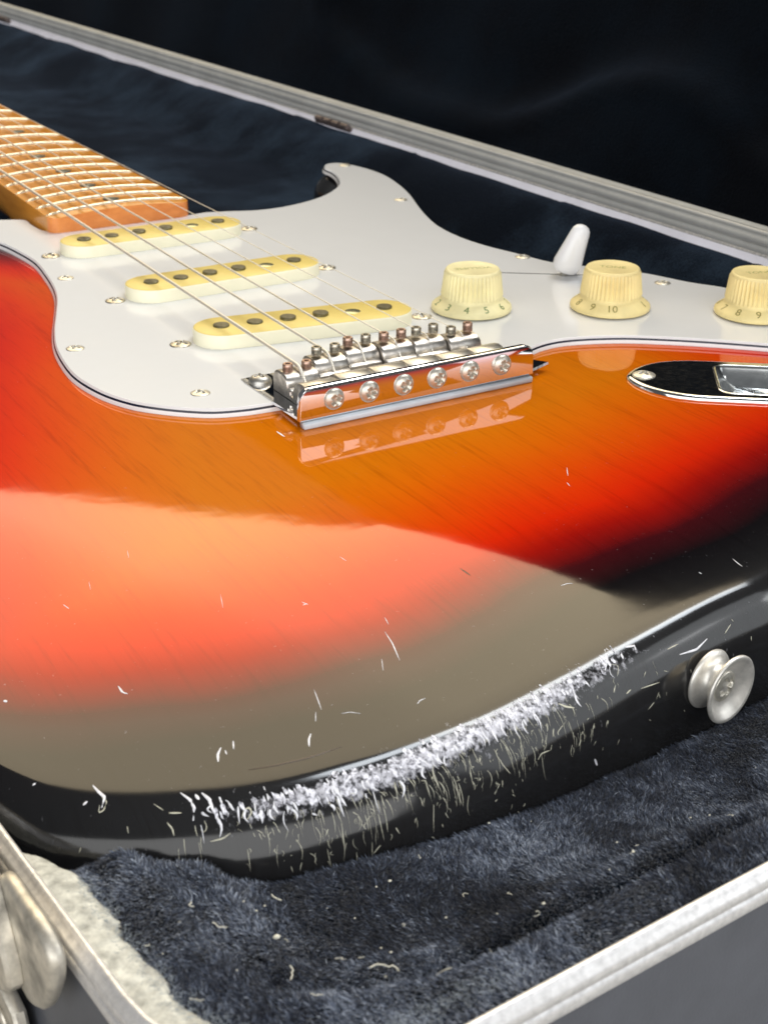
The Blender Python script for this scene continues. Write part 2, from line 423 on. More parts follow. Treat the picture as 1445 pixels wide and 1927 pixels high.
burst_line = outl.copy()
_w = np.clip((-outl[:, 0]-92)/20, 0, 1)*np.clip((outl[:, 1]+150)/60, 0, 1)*np.clip((270-outl[:, 1])/60, 0, 1)
burst_line[:, 0] -= 27*_w
_w2 = np.clip((-105-outl[:, 1])/25, 0, 1)
burst_line[:, 1] += 3*_w2
def build_body():
    pts = [tuple(p) for p in outl]; nb = len(outl)
    rings = [p for p in pts]; src = [0.0]*nb
    allp = list(outl); 
    for d in (.25, .7, 1.4, 2.4, 3.7, 5.2, 6.9, 8.8, 10.9, 13.2, 15.2):
        q = outl-on*d
        dd, _ = dist_to(q, outl)
        ok = (dd > d*0.96) & inside(q, outl)
        if d > 3: ok &= (np.arange(nb) % 2 == 0)
        allp += list(q[ok])
    gx, gy = np.meshgrid(np.arange(-160, 166, 3.6), np.arange(-160, 305, 3.6))
    gx = gx + (np.arange(gx.shape[0]) % 2)[:, None]*1.8
    g_ = np.stack([gx.ravel(), gy.ravel()], 1)
    dd, _ = dist_to(g_, outl); g_ = g_[inside(g_, outl) & (dd > 17.0)]
    allp += list(g_)
    nh = len(allp); allp += list(hole)
    edges = [(i, (i+1) % nb) for i in range(nb)] + [(nh+i, nh+(i+1) % len(hole)) for i in range(len(hole))]
    res = geometry.delaunay_2d_cdt([Vector(p) for p in allp], edges, [], 0, 1e-5)
    vo, _, fo, ov = res[0], res[1], res[2], res[3]
    P = np.array([(p.x, p.y) for p in vo]); Fa = np.array([f for f in fo if len(f) == 3])
    cen = P[Fa].mean(1)
    keep = inside(cen, outl) & ~inside(cen, hole)
    Fa = Fa[keep]
    # orientation up
    A, B, C_ = P[Fa[:, 0]], P[Fa[:, 1]], P[Fa[:, 2]]
    cr = (B[:, 0]-A[:, 0])*(C_[:, 1]-A[:, 1])-(B[:, 1]-A[:, 1])*(C_[:, 0]-A[:, 0])
    Fa[cr < 0] = Fa[cr < 0][:, ::-1]; Fa = Fa[np.abs(cr) > 1e-9]
    mapb = {}
    for vi, lst in enumerate(ov):
        for o_ in lst:
            if o_ < nb: mapb[o_] = vi
    d, near = dist_to(P, outl)
    dburst, _ = dist_to(P, burst_line); dburst = np.where(inside(P, burst_line), dburst, 0)
    isb = np.zeros(len(P), bool); bi = np.array([mapb[i] for i in range(nb)]); isb[bi] = True
    d[isb] = 0
    outv = near-P; ln = np.linalg.norm(outv, axis=1); outv = outv/np.maximum(ln, 1e-6)[:, None]
    outv[bi] = on
    z = zbody(P[:, 0], P[:, 1], d)
    sphi = np.clip((RO-d)/RO, 0, 1); cphi = np.sqrt(1-sphi**2)
    gx_, gy_ = cgrad(P[:, 0], P[:, 1])
    nrm = np.stack([outv[:, 0]*sphi+gx_*cphi, outv[:, 1]*sphi+gy_*cphi, cphi], 1)
    # c increases outward-left, z = -c -> normal tilt is +grad(c)
    V = [(P[i, 0], P[i, 1], z[i]) for i in range(len(P))]; NN = list(nrm); D = list(dburst)
    F = [tuple(int(i) for i in f) for f in Fa]
    cb = contour(outl[:, 0], outl[:, 1])
    prev = [int(i) for i in bi]
    levels = [(0, 0.25, 0), (0, .5, 0), (0, .75, 0), (0, 1.0, 0), (1.2, None, -38.2), (4.0, None, -42.0), (8, None, -44.4), (15, None, -45)]
    for ins, fr, zz in levels:
        cur = []
        for i in range(nb):
            zt = -RO-cb[i]
            zc = zt+(-34-zt)*fr if fr is not None else zz
            ph = math.asin(min(1, (RO-ins)/RO)) if fr is None else math.pi/2
            V.append((outl[i, 0]-on[i, 0]*ins, outl[i, 1]-on[i, 1]*ins, zc))
            NN.append((on[i, 0]*math.sin(ph), on[i, 1]*math.sin(ph), -math.cos(ph))); D.append(0.0)
            cur.append(len(V)-1)
        for i in range(nb):
            j = (i+1) % nb
            F.append((prev[i], cur[i], cur[j], prev[j]))
        prev = cur
    F.append(tuple(prev[::-1]))
    o = mk("body", V, F, M_burst, guitar)
    VV = np.array([(v_[0], v_[1], v_[2]) for v_ in V]); DD = np.zeros(len(V)); DD[:len(P)] = d
    i0 = min((i for i in range(nb) if outl[i, 1] < -100), key=lambda i: abs(outl[i, 0]+140)); i1 = min((i for i in range(nb) if outl[i, 1] < -100), key=lambda i: abs(outl[i, 0]+22))
    K_ = (VV[:, None, :2]-outl[None, ::4]); kk_ = ((K_**2).sum(2)).argmin(1)*4
    u_ = ((kk_-i0) % nb)/((i1-i0) % nb)
    t_ = RO*np.arcsin(np.clip((RO-DD)/RO, 0, 1)); t_[len(P):] = RO*1.571-(VV[len(P):, 2]+RO+contour(VV[len(P):, 0], VV[len(P):, 1]))
    wr = np.clip((u_-.10)/.25, 0, 1)*np.clip(1-(u_-.72)/.34, 0, 1)*(u_ < 1.4)*np.exp(-((t_-5.0)/np.where(t_ > 5, 2.7, 1.8))**2)
    wa = o.data.attributes.new('wear', 'FLOAT', 'POINT'); wa.data.foreach_set('value', wr.astype(np.float32))
    at_ = o.data.attributes.new('edge_distance', 'FLOAT', 'POINT')
    at_.data.foreach_set('value', np.array(D, dtype=np.float32))
    NN = np.array(NN); NN /= np.linalg.norm(NN, axis=1)[:, None]
    o.data.normals_split_custom_set_from_vertices([tuple(n) for n in NN])
    return o
body = build_body()

# ---- scratches: thin slivers lying on the lacquer
osx = outl
def rim_frame(i):
    i = int(i) % len(outl); return outl[i], on[i], contour(outl[i, 0], outl[i, 1])
def rim_point(fi, tmm, lift=0.04):
    """fi: float index along the outline, tmm: distance over the edge from the flat top"""
    i0 = int(math.floor(fi)) % len(outl); i1 = (i0+1) % len(outl); s = fi-math.floor(fi)
    p = outl[i0]*(1-s)+outl[i1]*s; n_ = on[i0]*(1-s)+on[i1]*s
    arc = RO*math.pi/2
    if tmm < 0:
        q = p-n_*(RO-tmm)
        return np.array([q[0], q[1], -contour(q[0], q[1])+lift])
    if tmm < arc:
        ph = tmm/RO; ins = RO-RO*math.sin(ph); q = p-n_*ins
        z = -(RO-RO*math.cos(ph))-contour(q[0], q[1])
        return np.array([q[0]+n_[0]*math.sin(ph)*lift, q[1]+n_[1]*math.sin(ph)*lift, z+math.cos(ph)*lift])
    z = -RO-(tmm-arc)-contour(p[0], p[1])
    return np.array([p[0]+n_[0]*lift, p[1]+n_[1]*lift, z])
def idx_of_x(x):
    k = [i for i in range(len(outl)) if outl[i, 1] < -100]
    return min(k, key=lambda i: abs(outl[i, 0]-x))
I0, I1 = idx_of_x(-140), idx_of_x(-22)
# arc-length index runs CCW: left side towards +x along the tail
def sliver(fi, t0, length, wid, slant, bend, V, F, lift=0.05, seg=5):
    P = []
    for k in range(seg+1):
        s = k/seg
        P.append(rim_point(fi + (slant*s + bend*math.sin(math.pi*s))/1.6, t0+length*s, lift))
    P = np.array(P)
    d_ = np.gradient(P, axis=0); d_ /= np.linalg.norm(d_, axis=1)[:, None]
    p0, n_, _ = rim_frame(fi)
    nrm = np.array([n_[0], n_[1], .6]); nrm /= np.linalg.norm(nrm)
    sd = np.cross(d_, nrm); sd /= np.linalg.norm(sd, axis=1)[:, None]
    o_ = len(V)
    for k in range(seg+1):
        s = k/seg
        w_ = wid*(math.sin(math.pi*min(1, .12+s*.88))**.7)*(1-.55*s)
        V.append(P[k]-sd[k]*w_*.5); V.append(P[k]+nrm*w_*.16); V.append(P[k]+sd[k]*w_*.5)
    for k in range(seg):
        for j in (0, 1):
            F.append((o_+3*k+j, o_+3*k+3+j, o_+3*k+4+j, o_+3*k+1+j))
V1, F1, V2, F2 = [], [], [], []
nI = (I1-I0) % len(outl)
def env(u):      # how dense the wear is along the tail, u 0..1
    return max(0, min(1, (u-.04)/.22))*max(0.03, 1-max(0, (u-.62)/.33))
def slant_at(u): return .75-1.15*min(1, max(0, (u-.1)/.6))
def clump(u): return .55+.45*math.sin(u*41+1.3)*math.sin(u*97+.4)
def flake(fi, t0, w_, l_, V, F, sl=0.0):                        # irregular frosted flake hugging the edge
    n_ = 9; a0 = random.random()*6.28; o_ = len(V); V.append(rim_point(fi, t0, .016))
    for k in range(n_):
        th = a0+2*math.pi*k/n_; q_ = random.uniform(.45, 1.0)
        V.append(rim_point(fi+(w_*.5*q_*math.cos(th)+sl*l_*.5*q_*math.sin(th))/1.6, t0+l_*.5*q_*math.sin(th), .012))
    for k in range(n_): F.append((o_, o_+1+k, o_+1+(k+1) % n_))
V0, F0 = [], []
cnt = 0
while cnt < 340:                                        # frosted band of flakes along the edge
    u = random.random()
    if random.random() > min(1, max(0, (u-.11)/.2))*env(u)**1.2*clump(u): continue
    flake(I0+u*nI, random.gauss(4.7, .8), random.uniform(.3, 1.5), random.uniform(.9, 3.6), V0, F0, slant_at(u)*.5); cnt += 1
for _ in range(90):
    u = random.random()
    if random.random() > env(u)**1.2*clump(u): continue
    t0 = random.gauss(5.2, 1.1)
    sliver(I0+u*nI, t0, random.uniform(.5, 1.8), random.uniform(.15, .5), slant_at(u)*.5+random.gauss(0, .5), random.gauss(0, .3), V1, F1)
for _ in range(150):                                    # longer fangs hanging from it
    u = random.random()
    if random.random() > env(u)**.8*clump(u): continue
    t0 = random.gauss(5.8, .9); ln_ = random.uniform(1.2, 4.4)
    sliver(I0+u*nI, t0, ln_*random.uniform(.5, 1), random.uniform(.2, .8), slant_at(u)*random.uniform(.3, 1.1)+random.gauss(0, .25), random.gauss(-.2, .35), V1, F1)
for _ in range(430):
    u = random.random()
    if random.random() > env(u): continue
    t0 = 6.5+abs(random.gauss(0, 4.5))
    sliver(I0+u*nI, t0, random.uniform(.7, 6.5)*random.random()**.8, random.uniform(.04, .16), slant_at(u)*.4+random.gauss(0, .35), random.gauss(0, .3), V2, F2)
for _ in range(70):                                     # stray marks along the rest of the side
    sliver(I0+random.uniform(-.12, 1.5)*nI, random.uniform(9, 24), random.uniform(.4, 1.4), random.uniform(.08, .25), random.gauss(0, .7), 0, V2, F2)
# bent-over loose curls of lacquer
def curl(x_, t0, rad, V, F):
    fi = idx_of_x(x_); P = []
    for k in range(15):
        th = -1.9+k/14*5.6
        P.append(rim_point(fi+rad*math.cos(th)*.55/1.6, t0+rad*1.5*math.sin(th), .12))
    v_, f_ = tube(P, .14, 5); o_ = len(V); V += [np.array(q) for q in v_]; F += [tuple(i+o_ for i in f) for f in f_]
# flat marks on the top (plan x, y, angle, length, width)
TOPM = []
def topmark(x1, y1, x2, y2, w_, V, F, bend=0.0):
    p, q = np.array([x1, y1]), np.array([x2, y2]); d_ = q-p; L_ = np.linalg.norm(d_); d_ /= L_; s_ = np.array([-d_[1], d_[0]])
    o_ = len(V); seg = 6
    cen = [p+(q-p)*k/seg+s_*bend*math.sin(math.pi*k/seg) for k in range(seg+1)]
    dd_, _ = dist_to(np.array(cen), outl)
    for k in range(seg+1):
        c = cen[k]; w2 = w_*(0.15+math.sin(math.pi*(k/seg)))*.5
        z = float(zbody(np.array([c[0]]), np.array([c[1]]), np.array([dd_[k]]))[0])
        for sgn, hh in ((-1, .02), (0, .06), (1, .02)):
            V.append(np.array([c[0]+s_[0]*w2*sgn, c[1]+s_[1]*w2*sgn, z+hh]))
    for k in range(seg):
        for j in (0, 1): F.append((o_+3*k+j, o_+3*k+3+j, o_+3*k+4+j, o_+3*k+1+j))
def surf_mark(pts, w_, V, F):
    """pts: list of (point, normal) lying on the lacquer"""
    P = np.array([p for p, _ in pts], float); Nn = np.array([n_ for _, n_ in pts], float)
    k = max(6, int(np.linalg.norm(np.diff(P, axis=0), axis=1).sum()/.5)); L_ = np.concatenate([[0], np.cumsum(np.linalg.norm(np.diff(P, axis=0), axis=1))])
    s_ = np.linspace(0, L_[-1], k); P = np.stack([np.interp(s_, L_, P[:, c]) for c in range(3)], 1); Nn = np.stack([np.interp(s_, L_, Nn[:, c]) for c in range(3)], 1)
    D_ = np.gradient(P, axis=0); D_ /= np.linalg.norm(D_, axis=1)[:, None]; Nn /= np.linalg.norm(Nn, axis=1)[:, None]; S_ = np.cross(D_, Nn)
    o_ = len(V)
    for i in range(k):
        w2 = w_*.5*(.25+.75*math.sin(math.pi*(i+.3)/(k-.4)))
        V.append(P[i]-S_[i]*w2+Nn[i]*.02); V.append(P[i]+Nn[i]*(.06+.1*w2)); V.append(P[i]+S_[i]*w2+Nn[i]*.02)
    for i in range(k-1):
        for j in (0, 1): F.append((o_+3*i+j, o_+3*i+3+j, o_+3*i+4+j, o_+3*i+1+j))
#MARKS_BEGIN
MARKS = [
('w',0.198,[((-92.78,-132.25,-2.77),(-0.07,-0.11,0.99)),((-93.51,-135.02,-3.15),(-0.08,-0.12,0.99)),((-94.34,-137.96,-3.59),(-0.08,-0.12,0.99))]),
('w',0.161,[((-68.31,-117.56,-1.15),(0.0,-0.06,1.0)),((-68.98,-120.13,-1.32),(0.0,-0.06,1.0))]),
('w',0.259,[((-71.07,-122.13,-1.45),(0.0,-0.07,1.0)),((-71.82,-126.23,-1.75),(0.0,-0.07,1.0)),((-73.66,-132.05,-2.21),(0.0,-0.09,1.0))]),
('w',0.154,[((-76.55,-130.01,-2.04),(0.0,-0.08,1.0)),((-78.28,-133.48,-2.34),(-0.0,-0.09,1.0))]),
('w',0.147,[((-95.56,-137.92,-3.69),(-0.09,-0.13,0.99)),((-96.8,-140.17,-4.11),(-0.09,-0.13,0.99))]),
('w',0.384,[((-99.09,-142.51,-4.66),(-0.1,-0.14,0.98)),((-100.14,-143.62,-4.94),(-0.1,-0.14,0.98)),((-100.89,-145.2,-5.25),(-0.11,-0.15,0.98))]),
('w',0.475,[((-114.52,-136.93,-5.66),(-0.13,-0.14,0.98)),((-115.76,-138.17,-6.0),(-0.13,-0.14,0.98)),((-116.47,-139.86,-6.34),(-0.13,-0.15,0.98))]),
('w',0.288,[((-111.88,-136.57,-5.28),(-0.12,-0.14,0.98)),((-112.75,-138.54,-5.67),(-0.12,-0.14,0.98))]),
('w',0.286,[((-114.16,-137.95,-5.76),(-0.13,-0.14,0.98)),((-114.38,-139.05,-5.96),(-0.13,-0.15,0.98))]),
('w',0.402,[((-123.63,-111.12,-3.66),(-0.13,-0.1,0.99)),((-123.68,-113.3,-3.89),(-0.13,-0.11,0.99)),((-123.01,-114.3,-3.91),(-0.13,-0.11,0.99))]),
('w',0.603,[((-143.23,-102.35,-5.43),(-0.14,-0.09,0.99)),((-142.88,-103.16,-5.46),(-0.14,-0.09,0.99))]),
('w',0.148,[((-91.62,-140.76,-3.73),(-0.08,-0.13,0.99)),((-90.13,-141.13,-3.66),(-0.07,-0.12,0.99)),((-88.64,-142.49,-3.73),(-0.07,-0.13,0.99))]),
('w',0.13,[((-93.65,-93.5,-0.15),(-0.0,-0.02,1.0)),((-95.6,-98.83,-0.34),(-0.02,-0.04,1.0))]),
('w',0.196,[((-122.67,-79.55,-1.32),(-0.1,-0.04,0.99)),((-122.24,-81.78,-1.37),(-0.1,-0.04,0.99))]),
('w',0.219,[((-80.38,-104.44,-0.49),(0.0,-0.04,1.0)),((-79.73,-106.0,-0.55),(0.0,-0.04,1.0))]),
('w',0.219,[((-80.8,-105.67,-0.54),(0.0,-0.04,1.0)),((-79.72,-105.52,-0.53),(0.0,-0.04,1.0))]),
('w',0.227,[((-28.3,-123.85,-1.57),(0.0,-0.07,1.0)),((-26.43,-123.82,-1.57),(0.0,-0.07,1.0)),((-25.5,-124.29,-1.6),(0.0,-0.07,1.0))]),
('w',0.115,[((-102.71,-65.42,0.0),(-0.0,0.0,1.0)),((-103.79,-68.94,-0.0),(-0.0,0.0,1.0))]),
('w',0.195,[((8.93,-77.0,0.0),(-0.0,0.0,1.0)),((5.98,-81.29,-0.0),(0.0,-0.0,1.0))]),
('w',0.193,[((3.43,-84.2,-0.01),(0.0,-0.0,1.0)),((2.79,-86.31,-0.04),(0.0,-0.01,1.0))]),
('w',0.55,[((-42.51,-20.45,0.0),(-0.0,0.0,1.0)),((-42.4,-24.69,0.0),(-0.0,0.0,1.0))]),
('w',0.173,[((-63.76,-91.19,-0.1),(0.0,-0.02,1.0)),((-63.52,-93.57,-0.15),(0.0,-0.02,1.0))]),
('w',0.234,[((13.19,-131.98,-2.21),(0.0,-0.08,1.0)),((12.91,-134.34,-2.41),(-0.0,-0.09,1.0)),((12.95,-135.32,-2.5),(0.0,-0.1,1.0))]),
('w',0.232,[((2.39,-132.92,-2.29),(-0.0,-0.09,1.0)),((2.58,-133.74,-2.36),(-0.0,-0.09,1.0))]),
('w',0.111,[((-114.99,-74.21,-0.48),(-0.07,-0.03,1.0)),((-115.9,-77.44,-0.64),(-0.08,-0.03,1.0))]),
('w',0.2,[((-77.94,-145.27,-3.54),(-0.03,-0.12,0.99)),((-76.91,-144.57,-3.44),(-0.01,-0.11,0.99)),((-75.67,-144.48,-3.41),(-0.01,-0.11,0.99))]),
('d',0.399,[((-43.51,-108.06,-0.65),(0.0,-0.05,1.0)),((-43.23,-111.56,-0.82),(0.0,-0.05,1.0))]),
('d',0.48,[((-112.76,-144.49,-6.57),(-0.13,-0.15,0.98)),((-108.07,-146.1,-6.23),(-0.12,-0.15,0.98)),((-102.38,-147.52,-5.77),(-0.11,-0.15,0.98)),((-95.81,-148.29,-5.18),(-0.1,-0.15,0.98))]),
('c',0.26,[((-35.31,-149.98,-5.31),(0.09,-0.54,0.84)),((-34.0,-150.41,-5.73),(0.09,-0.54,0.84)),((-34.53,-151.29,-6.33),(0.12,-0.66,0.75)),((-37.61,-154.04,-8.57),(0.14,-0.76,0.64)),((-41.22,-157.08,-13.09),(0.19,-0.95,0.27)),((-42.68,-157.89,-18.57),(0.2,-0.98,0.0))]),
('w',0.522,[((-44.93,-158.34,-19.51),(0.19,-0.98,0.0)),((-43.94,-158.14,-21.47),(0.2,-0.98,0.0))]),
('w',0.525,[((-34.49,-146.61,-3.86),(0.03,-0.24,0.97)),((-35.5,-148.8,-4.64),(0.06,-0.4,0.91)),((-37.6,-150.86,-5.63),(0.09,-0.54,0.84))]),
('w',0.425,[((-33.97,-146.47,-3.84),(0.03,-0.24,0.97)),((-33.69,-148.21,-4.5),(0.06,-0.4,0.91))]),
('w',0.531,[((-31.68,-148.44,-4.74),(0.06,-0.4,0.91)),((-31.93,-149.49,-5.36),(0.09,-0.54,0.84))]),
('w',0.536,[((-29.85,-147.33,-4.37),(0.06,-0.4,0.91)),((-27.5,-147.5,-4.6),(0.06,-0.4,0.91)),((-27.82,-148.46,-5.13),(0.09,-0.54,0.84))]),
('c',0.409,[((-51.89,-154.62,-6.63),(0.1,-0.66,0.74)),((-50.44,-155.31,-7.43),(0.1,-0.66,0.74)),((-48.71,-155.62,-8.06),(0.13,-0.76,0.64))]),
('c',0.2,[((-55.7,-155.7,-7.07),(0.1,-0.66,0.74)),((-56.49,-157.61,-8.94),(0.12,-0.76,0.64)),((-58.06,-159.26,-11.04),(0.13,-0.85,0.52))]),
('c',0.301,[((-53.38,-154.93,-6.69),(0.1,-0.66,0.74)),((-55.35,-158.0,-9.7),(0.14,-0.85,0.52)),((-57.09,-159.76,-12.52),(0.15,-0.91,0.39))]),
('c',0.222,[((-52.86,-157.53,-9.6),(0.14,-0.84,0.52)),((-54.44,-158.19,-10.25),(0.14,-0.85,0.52)),((-54.61,-159.52,-13.03),(0.16,-0.95,0.27))]),
('c',0.201,[((-60.59,-160.51,-13.02),(0.15,-0.95,0.27)),((-59.55,-160.03,-12.23),(0.14,-0.91,0.39)),((-57.34,-159.76,-12.43),(0.15,-0.91,0.39))]),
('c',0.29,[((-72.49,-156.86,-6.37),(0.02,-0.56,0.83)),((-73.4,-159.75,-9.01),(0.04,-0.77,0.63)),((-76.09,-162.23,-12.97),(0.05,-0.92,0.39))]),
('c',0.146,[((-72.03,-157.43,-6.78),(0.04,-0.55,0.83)),((-73.45,-160.39,-9.78),(0.05,-0.77,0.63))]),
('c',0.196,[((-69.47,-159.92,-9.58),(0.07,-0.77,0.63)),((-68.94,-160.82,-11.1),(0.09,-0.85,0.51)),((-67.66,-161.53,-13.01),(0.12,-0.96,0.27))]),
('c',0.148,[((-66.44,-161.11,-12.4),(0.12,-0.91,0.39)),((-66.6,-161.95,-15.75),(0.14,-0.99,0.1))]),
('c',0.244,[((-71.82,-162.53,-15.51),(0.1,-0.99,0.1)),((-70.41,-162.09,-13.93),(0.09,-0.96,0.27))]),
('c',0.197,[((-62.29,-154.23,-5.39),(0.05,-0.41,0.91)),((-63.22,-156.87,-7.13),(0.09,-0.67,0.74)),((-65.25,-158.83,-8.85),(0.1,-0.77,0.63))]),
('c',0.198,[((-64.78,-156.64,-6.74),(0.09,-0.67,0.74)),((-64.82,-158.54,-8.58),(0.1,-0.76,0.64))]),
('c',0.316,[((-34.73,-154.46,-9.99),(0.16,-0.84,0.52)),((-33.31,-154.01,-9.7),(0.16,-0.84,0.52))]),
('c',0.214,[((-30.57,-153.91,-10.36),(0.15,-0.84,0.52)),((-25.04,-153.16,-11.0),(0.17,-0.9,0.39))]),
('w',0.444,[((-17.41,-150.16,-8.35),(0.14,-0.76,0.64)),((-12.23,-149.59,-8.92),(0.15,-0.84,0.52)),((-8.32,-148.38,-8.12),(0.12,-0.76,0.64))]),
('c',0.218,[((-20.07,-149.25,-6.77),(0.12,-0.66,0.75)),((-16.73,-148.68,-6.79),(0.12,-0.65,0.75))]),
('c',0.225,[((-2.92,-147.89,-8.65),(0.12,-0.84,0.52)),((-0.45,-146.85,-7.68),(0.09,-0.76,0.64))]),
('w',0.554,[((-137.52,-132.75,-8.2),(-0.15,-0.15,0.98)),((-137.16,-135.04,-8.49),(-0.14,-0.15,0.98)),((-136.72,-136.39,-8.71),(-0.22,-0.25,0.94)),((-137.99,-137.96,-9.51),(-0.32,-0.36,0.88))]),
('c',0.231,[((-137.19,-136.08,-8.74),(-0.22,-0.25,0.94)),((-136.74,-137.39,-8.98),(-0.22,-0.25,0.94)),((-137.86,-138.58,-9.72),(-0.3,-0.37,0.88)),((-138.81,-138.46,-10.01),(-0.32,-0.36,0.88)),((-138.11,-137.33,-9.3),(-0.32,-0.36,0.88))]),
('w',0.464,[((-140.5,-135.64,-9.49),(-0.33,-0.34,0.88)),((-139.62,-135.43,-9.15),(-0.23,-0.24,0.94))]),
('c',0.184,[((-130.08,-142.35,-8.87),(-0.2,-0.27,0.94)),((-129.13,-144.22,-9.38),(-0.26,-0.4,0.88))]),
('c',0.276,[((-128.53,-145.1,-9.61),(-0.26,-0.4,0.88)),((-126.64,-146.24,-9.58),(-0.25,-0.41,0.88))]),
('c',0.274,[((-129.38,-146.24,-10.58),(-0.32,-0.51,0.8)),((-128.98,-147.49,-11.26),(-0.36,-0.61,0.71)),((-129.12,-148.38,-12.09),(-0.36,-0.61,0.71))]),
('c',0.183,[((-135.46,-143.07,-11.11),(-0.35,-0.49,0.8)),((-135.69,-143.98,-11.89),(-0.4,-0.58,0.71))]),
('c',0.183,[((-123.74,-149.27,-10.41),(-0.3,-0.52,0.8)),((-123.67,-150.13,-11.0),(-0.34,-0.62,0.71)),((-124.34,-150.64,-11.77),(-0.34,-0.62,0.71)),((-124.83,-149.99,-11.44),(-0.34,-0.62,0.71))]),
('c',0.276,[((-117.97,-152.05,-10.23),(-0.26,-0.54,0.8)),((-117.01,-151.2,-9.34),(-0.26,-0.54,0.8)),((-116.02,-151.3,-9.08),(-0.26,-0.54,0.8)),((-116.08,-152.2,-9.72),(-0.24,-0.55,0.8)),((-117.41,-152.75,-10.56),(-0.29,-0.64,0.71))]),
('c',0.183,[((-117.07,-153.28,-10.91),(-0.29,-0.64,0.71)),((-116.96,-155.01,-12.63),(-0.3,-0.74,0.61))]),
('c',0.275,[((-124.01,-151.97,-12.93),(-0.37,-0.7,0.61)),((-121.93,-152.71,-12.57),(-0.35,-0.71,0.61)),((-120.53,-152.8,-11.92),(-0.32,-0.63,0.71))]),
('w',0.376,[((-146.38,-126.57,-8.81),(-0.25,-0.2,0.95)),((-145.76,-126.5,-8.63),(-0.25,-0.2,0.95))]),
('w',0.551,[((-125.22,-142.82,-7.99),(-0.14,-0.16,0.98)),((-124.38,-144.94,-8.44),(-0.19,-0.27,0.94)),((-124.36,-146.58,-9.09),(-0.25,-0.41,0.88)),((-125.41,-148.3,-10.41),(-0.3,-0.52,0.8))]),
('w',0.645,[((-122.05,-144.78,-7.93),(-0.19,-0.28,0.94)),((-121.46,-146.74,-8.38),(-0.19,-0.28,0.94)),((-121.82,-148.91,-9.46),(-0.25,-0.41,0.88))]),
('w',0.556,[((-123.14,-144.48,-8.06),(-0.19,-0.28,0.94)),((-123.04,-145.77,-8.41),(-0.19,-0.28,0.94))]),
('w',0.461,[((-118.88,-148.79,-8.6),(-0.24,-0.42,0.88)),((-118.66,-150.4,-9.34),(-0.26,-0.54,0.8))]),
('w',0.462,[((-119.8,-147.14,-8.17),(-0.18,-0.28,0.94)),((-119.91,-148.39,-8.69),(-0.24,-0.42,0.88))]),
('w',0.369,[((-112.22,-149.2,-7.39),(-0.17,-0.29,0.94)),((-112.4,-151.35,-8.25),(-0.2,-0.43,0.88)),((-113.81,-153.79,-10.12),(-0.24,-0.55,0.8))]),
('w',0.276,[((-114.79,-148.92,-7.77),(-0.17,-0.29,0.94)),((-115.05,-151.43,-8.91),(-0.21,-0.43,0.88)),((-115.78,-153.2,-10.32),(-0.27,-0.65,0.71))]),
]
#MARKS_END
for kind_, w_, pts in MARKS:
    if kind_ == 'w': surf_mark(pts, w_, V1, F1)
    elif kind_ == 'c': surf_mark(pts, w_, V2, F2)

o = mk("edge_scuffs", V0, F0, M_scuff, body, smooth=False); o['kind'] = 'stuff'
o = mk("edge_scratches", V1, F1, M_chip, body, smooth=False); o['kind'] = 'stuff'
o['label'] = "white frayed lacquer chips along the worn tail edge"
o = mk("side_scratches", V2, F2, M_chip_dark, body, smooth=False); o['kind'] = 'stuff'
# dark mark on the top; near the edge, a painted streak of weaker reflection
M_mark_dim = simple("brown_mark_and_dim_reflection", (.045, .028, .02), .35)
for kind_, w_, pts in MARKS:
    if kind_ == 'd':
        V3, F3 = [], []; surf_mark(pts, w_, V3, F3); mk("dark_streak", V3, F3, M_mark_dim, body)

# ---- pickguard
GP = [(20, 190.2), (0, 190.2), (-20, 190.2), (-27.5, 193), (-29.0, 204), (-29.2, 213), (-38, 218.2), (-50, 228), (-58, 242), (-62, 250), (-66, 244), (-62, 222), (-54, 200), (-49, 185), (-47, 170.1), (-46.4, 156.4), (-48.6, 139), (-51.5, 123.6), (-54.8, 112), (-60.9, 96.2), (-66.8, 81.4), (-71.5, 67),
      (-74.4, 52.5), (-75.6, 40.5), (-74.9, 30.3), (-73, 21.2), (-69.1, 12.1), (-64.2, 5.7), (-58.8, .4), (-53, -3.8), (-46.2, -6.2), (-40, -7.2), (-20, -8), (20, -8),
      (40, -8), (51, -4.8), (57, -3.1), (63.4, -2.9), (71.1, -4.9), (81.9, -9.8), (90.7, -15.9), (102, -25.1), (115, -37.2), (128, -50), (140, -56), (150, -50), (154, -35), (153, -12), (145.6, 13.5), (139.3, 24.6),
      (132.5, 41.3), (122, 55.5), (113, 67.3), (109, 82), (105.1, 96.6), (103.6, 110.9), (105.1, 127.7), (110.2, 145), (115.9, 159.9), (122.7, 176.8), (128.6, 196), (131.9, 214), (130.6, 231.4),
      (125.8, 243.2), (119, 243.9), (114, 236.5), (113.6, 229.6), (111, 220), (105.3, 208.3), (97, 199), (86.8, 191.4), (74.1, 186), (63.4, 183.9), (54.1, 184.5), (43.2, 188.5), (35, 190.8), (29.2, 190.2)]
gpl = resample(catmull(GP, True, 1.0), 1.5)
if poly_area(gpl) < 0: gpl = gpl[::-1]
